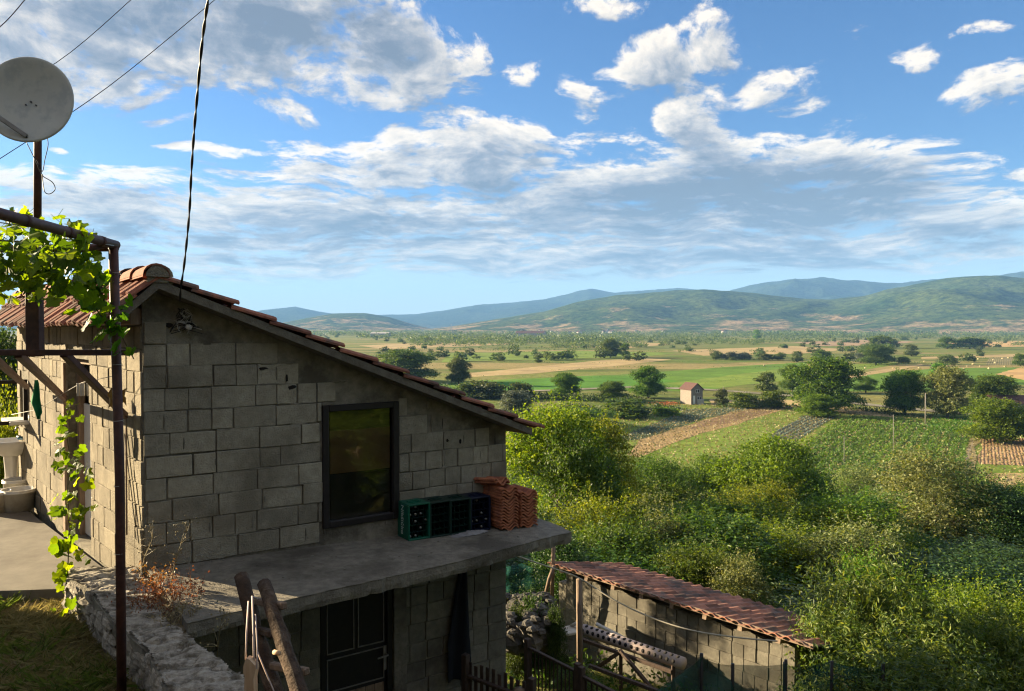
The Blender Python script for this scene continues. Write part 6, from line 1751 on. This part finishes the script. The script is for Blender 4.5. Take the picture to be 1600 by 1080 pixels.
# ------------------------------------------------------------------ stone house, barn, village
def house(name,c,w,dp,h,rh,rz,label,wall,roof,wins=(),door=True,group=None,cat='house'):
    e=empty(name,c,label,cat,group,rz)
    m=MB(); # gable faces -y
    vs=[(-w/2,-dp/2,-.5),(w/2,-dp/2,-.5),(w/2,dp/2,-.5),(-w/2,dp/2,-.5),(-w/2,-dp/2,h),(w/2,-dp/2,h),(w/2,dp/2,h),(-w/2,dp/2,h),(0,-dp/2,h+rh),(0,dp/2,h+rh)]
    m.add(vs,[(0,1,5,8,4),(1,2,6,5),(2,3,7,9,6),(3,0,4,7)]); m.build('wall',M[wall],e)
    m=MB(); ov=.3
    for s in (-1,1):
        nx=Vector((s*rh,0,w/2)).normalized()*.12
        e0=Vector((s*(w/2+ov),0,h-ov*rh/(w/2))); r0=Vector((0,0,h+rh))
        q=[e0+Vector((0,-dp/2-ov,.01)),e0+Vector((0,dp/2+ov,.01)),r0+Vector((0,dp/2+ov,.01)),r0+Vector((0,-dp/2-ov,.01))]
        m.add(q+[v+Vector((0,0,.14)) for v in q],[(0,1,2,3),(7,6,5,4),(0,4,5,1),(1,5,6,2),(2,6,7,3),(3,7,4,0)])
    m.build('roof',M[roof],e)
    for (x,z,ww,hh,kind) in wins:
        m=MB(); m.box((x,-dp/2-.01,z),(ww,.06,hh)); f=m.build(kind,M['darkglass' if kind=='window' else 'white'],e)
        if kind=='window':
            m=MB()
            for (a,b,p,q) in ((x-ww/2-.05,x-ww/2,z-hh/2,z+hh/2),(x+ww/2,x+ww/2+.05,z-hh/2,z+hh/2),(x-ww/2-.05,x+ww/2+.05,z+hh/2,z+hh/2+.06),(x-ww/2-.08,x+ww/2+.08,z-hh/2-.08,z-hh/2)):
                m.box(((a+b)/2,-dp/2-.03,(p+q)/2),(b-a,.10,q-p))
            g=m.build('frame',M['white'],f)
    return e
c=G(1083,632); e=house('stone_house',(c.x,c.y+2,ZP),3.7,5.0,4.1,1.5,R(22),'small two-storey stone house with red-brown roof at the road','stonehouse','roof_far',[(-.1,3.6,.42,.85,'window'),(.42,3.6,.42,.85,'window'),(-.9,1.3,.6,2.2,'door'),(.35,1.6,.5,.8,'window'),(1.05,1.6,.5,.8,'window')])
m=MB(); m.box((.8,-3.0,.7),(1.6,.9,1.4),bev=.03); m.build('porch',M['plaster_w'],e)
c=G(1590,645); house('barn',(c.x-1.5,c.y+1,ZP),5,9,2.4,1.7,R(80),'low barn with orange-red roof at the right edge behind the green trees','plaster_w','roof_far',cat='barn')
m=MB(); # pale stone ruin/wall pieces by the road
for (px,py,w_,h_) in ((1385,646,3.5,1.2),(1502,650,4,.9),(1355,650,2.0,.8)):
    pass
c=G(830,527.5); house('long_hall',(c.x,c.y,ZP),30,60,9,5,R(75),'long reddish roofed hall far out among the tree belts','plaster_w','roof_far',cat='hall')
c=G(595,527); house('white_hall',(c.x,c.y,ZP),22,40,8,3,R(80),'long white building far left below the blue hills','plaster_w','plaster_w',cat='hall')
rr=random.Random(14); hv=None
for k in range(46):
    if k<20: px=rr.gauss(900,45); py=rr.uniform(519.6,523)
    elif k<36: px=rr.uniform(1180,1400); py=rr.uniform(519.4,522.5)
    else: px=rr.uniform(560,1650); py=rr.uniform(520,524)
    c=G(px,py); s=rr.uniform(.9,1.5)
    if hv is None:
        m=MB(); m.add([(-5,-6,-.5),(5,-6,-.5),(5,6,-.5),(-5,6,-.5),(-5,-6,6),(5,-6,6),(5,6,6),(-5,6,6),(0,-6,9),(0,6,9)],[(0,1,5,8,4),(1,2,6,5),(2,3,7,9,6),(3,0,4,7)])
        m.cur=1
        for s_ in(-1,1): m.add([(s_*5.6,-6.6,5.7),(s_*5.6,6.6,5.7),(0,6.6,9.1),(0,-6.6,9.1),(s_*5.6,-6.6,6.1),(s_*5.6,6.6,6.1),(0,6.6,9.5),(0,-6.6,9.5)],[(0,1,2,3),(7,6,5,4),(0,4,5,1),(1,5,6,2),(2,6,7,3),(3,7,4,0)])
        hv=m.mesh('village_house'); hv.materials.append(M['plaster_w']); hv.materials.append(M['roof_far'])
    o=bpy.data.objects.new('village_house',hv); col.objects.link(o); o.location=(c.x,c.y,ZP+rr.uniform(0,6)); o.rotation_euler=(0,0,rr.uniform(0,3.1)); o.scale=(s*.8,s*.8,s*.75)
    tag(o,'tiny pale house in the distant village at the foot of the hills','house','houses of the distant village')
# utility poles and stakes
def upole(px,pb,pt,r_,label,arm=False):
    c=G(px,pb); top=at(px+(px-800)*0,pt,c.y); m=MB(); m.tube([(c.x,c.y,ZP-.5),(top.x,top.y,top.z)],[r_,r_*.7],7)
    if arm: m.bar((top.x-.7,top.y,top.z-.4),(top.x+.7,top.y,top.z-.4),.1,.1)
    o=m.build('utility_pole',M['conc_pole']); tag(o,label,'pole')
upole(1446,664,614,.13,'tallest pale utility pole, in front of the pale-crowned tree',False)
upole(1396,712,648,.06,'thin pale pole standing in the crop rows')
upole(1319,732,682,.055,'thin wooden pole left of the crop rows')
upole(1130,634,604,.13,'pale pole right of the small stone house')
upole(1424,720,706,.05,'short pale post at the lower edge of the crop rows')
def pylon(px,pb,h_,label):
    c=G(px,pb); e=empty('pylon',(c.x,c.y,ZP),label,'pylon','power pylons before the hills'); m=MB(); w0=h_*.10
    for sx in(-1,1):
        for sy in(-1,1): m.bar((sx*w0,sy*w0,0),(sx*w0*.15,sy*w0*.15,h_),.5,.5)
    for q in range(6):
        z0=h_*q/6;z1=h_*(q+1)/6;a=w0*(1-.85*q/6);b=w0*(1-.85*(q+1)/6)
        for sy in(-1,1): m.bar((-a,sy*a,z0),(b,sy*b,z1),.3,.3); m.bar((a,sy*a,z0),(-b,sy*b,z1),.3,.3)
    m.build('mast',M['pylon'],e); m=MB()
    for z in (.72,.84,.95): m.bar((-h_*.16,0,h_*z),(h_*.16,0,h_*z),.5,.5)
    m.build('crossarm',M['pylon'],e)
pylon(1387,520.5,40,'grey lattice pylon right of centre in front of the hill')
pylon(1080,519.5,34,'faint lattice pylon in front of the scrub hill')
pylon(705,520,36,'lattice pylon below the blue hills on the left')
pylon(565,520,40,'lattice pylon far left just above the roof slope')
# person walking in the field
c=G(1512,685)
bm=bmesh.new(); J={'pel':(0,0,.95),'waist':(0,-.03,1.12),'chest':(0,-.10,1.38),'neck':(0,-.16,1.53),'head':(0,-.19,1.66),'top':(0,-.20,1.77),
 'lh':(.10,0,.90),'lk':(.13,-.16,.50),'la':(.13,-.02,.08),'lf':(.14,-.18,.04),'rh':(-.10,0,.90),'rk':(-.12,.04,.50),'ra':(-.12,.26,.10),'rf':(-.13,.14,.04),
 'ls':(.20,-.11,1.43),'le':(.30,-.18,1.16),'lw':(.28,-.40,1.02),'lp':(.27,-.47,.99),'rs':(-.20,-.11,1.43),'re':(-.42,-.20,1.25),'rw':(-.60,-.32,1.22),'rp':(-.67,-.36,1.21)}
E=[('pel','waist'),('waist','chest'),('chest','neck'),('neck','head'),('head','top'),('pel','lh'),('lh','lk'),('lk','la'),('la','lf'),('pel','rh'),('rh','rk'),('rk','ra'),('ra','rf'),('chest','ls'),('ls','le'),('le','lw'),('lw','lp'),('chest','rs'),('rs','re'),('re','rw'),('rw','rp')]
RAD={'pel':.15,'waist':.14,'chest':.16,'neck':.055,'head':.10,'top':.07,'lh':.10,'rh':.10,'lk':.065,'rk':.065,'la':.045,'ra':.045,'lf':.04,'rf':.04,'ls':.075,'rs':.075,'le':.05,'re':.05,'lw':.035,'rw':.035,'lp':.035,'rp':.035}
names=list(J); me=bpy.data.meshes.new('person'); me.from_pydata([J[k] for k in names],[(names.index(a),names.index(b)) for a,b in E],[])
po=bpy.data.objects.new('person',me); col.objects.link(po); me.materials.append(M['dark_wear'])
sk=po.modifiers.new('skin','SKIN'); sk.use_smooth_shade=True
for i,k in enumerate(names): me.skin_vertices[0].data[i].radius=(RAD[k],RAD[k]*(.75 if k in('waist','chest','pel') else 1)); me.skin_vertices[0].data[i].use_root=(k=='pel')
po.modifiers.new('sub','SUBSURF').render_levels=2
po.location=(c.x,c.y,ZP+.05); po.rotation_euler=(0,0,R(-30)); tag(po,'person in dark clothes walking along the field edge with one arm held out','person')
bm.free()

# ------------------------------------------------------------------ unseen houses added beyond the left edge to cast the evening shade
def cpt(c,dist,z):
    """point at sideways coordinate c and distance along the light"""
    s=Vector((sdir.x,sdir.y,0)).normalized(); p=Vector((-s.y,s.x,0)); 
    if p.y<0: p=-p
    q=p*c+s*dist; return Vector((q.x,q.y,z))
def shade_house(c0,c1,d0,d1,zt,label,matk='plaster'):
    P=[cpt(c0,d0,0),cpt(c1,d0,0),cpt(c1,d1,0),cpt(c0,d1,0)]
    e=empty('unseen_shade_house',P[0]+Vector((0,0,ZG)),label,'house')
    m=MB(); m.prism([(p.x,p.y) for p in P],-6,zt); rooted(m.build('wall',M[matk]),e)
    m=MB(); Cc=sum(P,Vector())/4; Q=[Cc+(p-Cc)*1.06 for p in P]; 
    r0=(Q[0]+Q[1])/2;r1=(Q[2]+Q[3])/2
    m.add([(p.x,p.y,zt+.003) for p in Q]+[(r0.x,r0.y,zt+.9),(r1.x,r1.y,zt+.9)],[(3,2,1,0),(0,1,4),(2,3,5),(1,2,5,4),(3,0,4,5)]); rooted(m.build('roof',M['roof_far']),e)
    m=MB(); mid=(P[0]+P[1])/2; dx=(P[1]-P[0]).normalized(); nn=Vector((dx.y,-dx.x,0)); nn = nn if nn.dot(Vector((1,0,0)))>0 else -nn
    m.box(mid+nn*.02+Vector((0,0,.2)),(1.0,.06,1.2),ax=(dx,nn,Vector((0,0,1)))); rooted(m.build('window',M['darkglass']),e)
    return e
shade_house(2.70,4.54,9.6,13,.5,'unseen ochre house added beyond the left edge to cast shade')
shade_house(-9,2.32,11.5,19,4.0,'second unseen ochre house added beyond the left edge to cast shade')  # gap to the first house shaped to let a strip of sun through
m=MB(); m.prism([(-7,-2.2),(7.5,-2.2),(7.5,-10),(-7,-10)],-6,5.2); e=empty('sky_blocker_house',(0,-5,-4.8),'unseen grey house added behind the viewpoint to block sky light','house'); rooted(m.build('wall',M['slab']),e)  # unseen house added behind the camera to cut sky light on the gable
m=MB(); m.add([(-7.4,-1.8,5.2),(7.9,-1.8,5.2),(7.9,-10.4,5.2),(-7.4,-10.4,5.2),(-5,-6,7.4),(5.5,-6,7.4)],[(3,2,1,0),(0,1,5,4),(1,2,5),(2,3,4,5),(3,0,4)]); rooted(m.build('roof',M['roof_far']),e)
for k_x in (-4.5,-1.5,1.8,5):
    m=MB(); m.box((k_x,-2.18,.4),(.9,.06,1.3)); rooted(m.build('window',M['darkglass']),e)
for (x,y,h_) in ((11,4.5,9.0),(17,5.5,9.5),(13,7.0,9.0)): tree('near',(x,y,-4.9),6.0,h_,'unseen tree added beyond the right edge of the yard to block sky','tree','unseen trees added beyond the right edge to block sky',mat='mid')  # unseen trees added to block low sky on the right
for (x,y,h_) in ((9.6,.6,3.4),(12.5,-1.6,4.6),(13.5,2.0,6.5),(15,-7,8.2)): tree('near',(x,y,-4.9),4.6,h_,'tree mirrored in the shed window, off the right of the yard','tree','trees mirrored in the shed window',mat='yellow' if h_>4 else 'mid')

# ------------------------------------------------------------------ haze
HZ=.00010
if HZ>0:
    m=bpy.data.materials.new('haze_air'); t=nt(m); pv=N(t,'ShaderNodeVolumePrincipled',i_Density=HZ); pv.inputs['Color'].default_value=(.22,.47,.92,1); pv.inputs['Anisotropy'].default_value=0
    o=N(t,'ShaderNodeOutputMaterial'); t.links.new(pv.outputs[0],o.inputs['Volume'])
    mb=MB(); mb.box((0,0,(640-60)/2),(24000,24000,700),uv=(0,0)); hz=mb.build('haze',m); tag(hz,kind='stuff',label='pale evening haze over the whole valley',cat='haze')

# ------------------------------------------------------------------ render settings
sc.view_settings.view_transform='Standard'; sc.view_settings.look='None'; sc.view_settings.exposure=2.35; sc.view_settings.gamma=1
sc.render.engine='CYCLES'; cy=sc.cycles
cy.use_denoising=True
try: cy.denoiser='OPENIMAGEDENOISE'; cy.denoising_input_passes='RGB_ALBEDO_NORMAL'; cy.denoising_prefilter='ACCURATE'
except Exception: pass
cy.max_bounces=6; cy.diffuse_bounces=3; cy.glossy_bounces=3; cy.transmission_bounces=3; cy.volume_bounces=0; cy.transparent_max_bounces=12
cy.caustics_reflective=False; cy.caustics_refractive=False; cy.sample_clamp_indirect=4
cy.volume_max_steps=32; cy.use_adaptive_sampling=True; cy.adaptive_threshold=.01
cy.filter_width=1.2
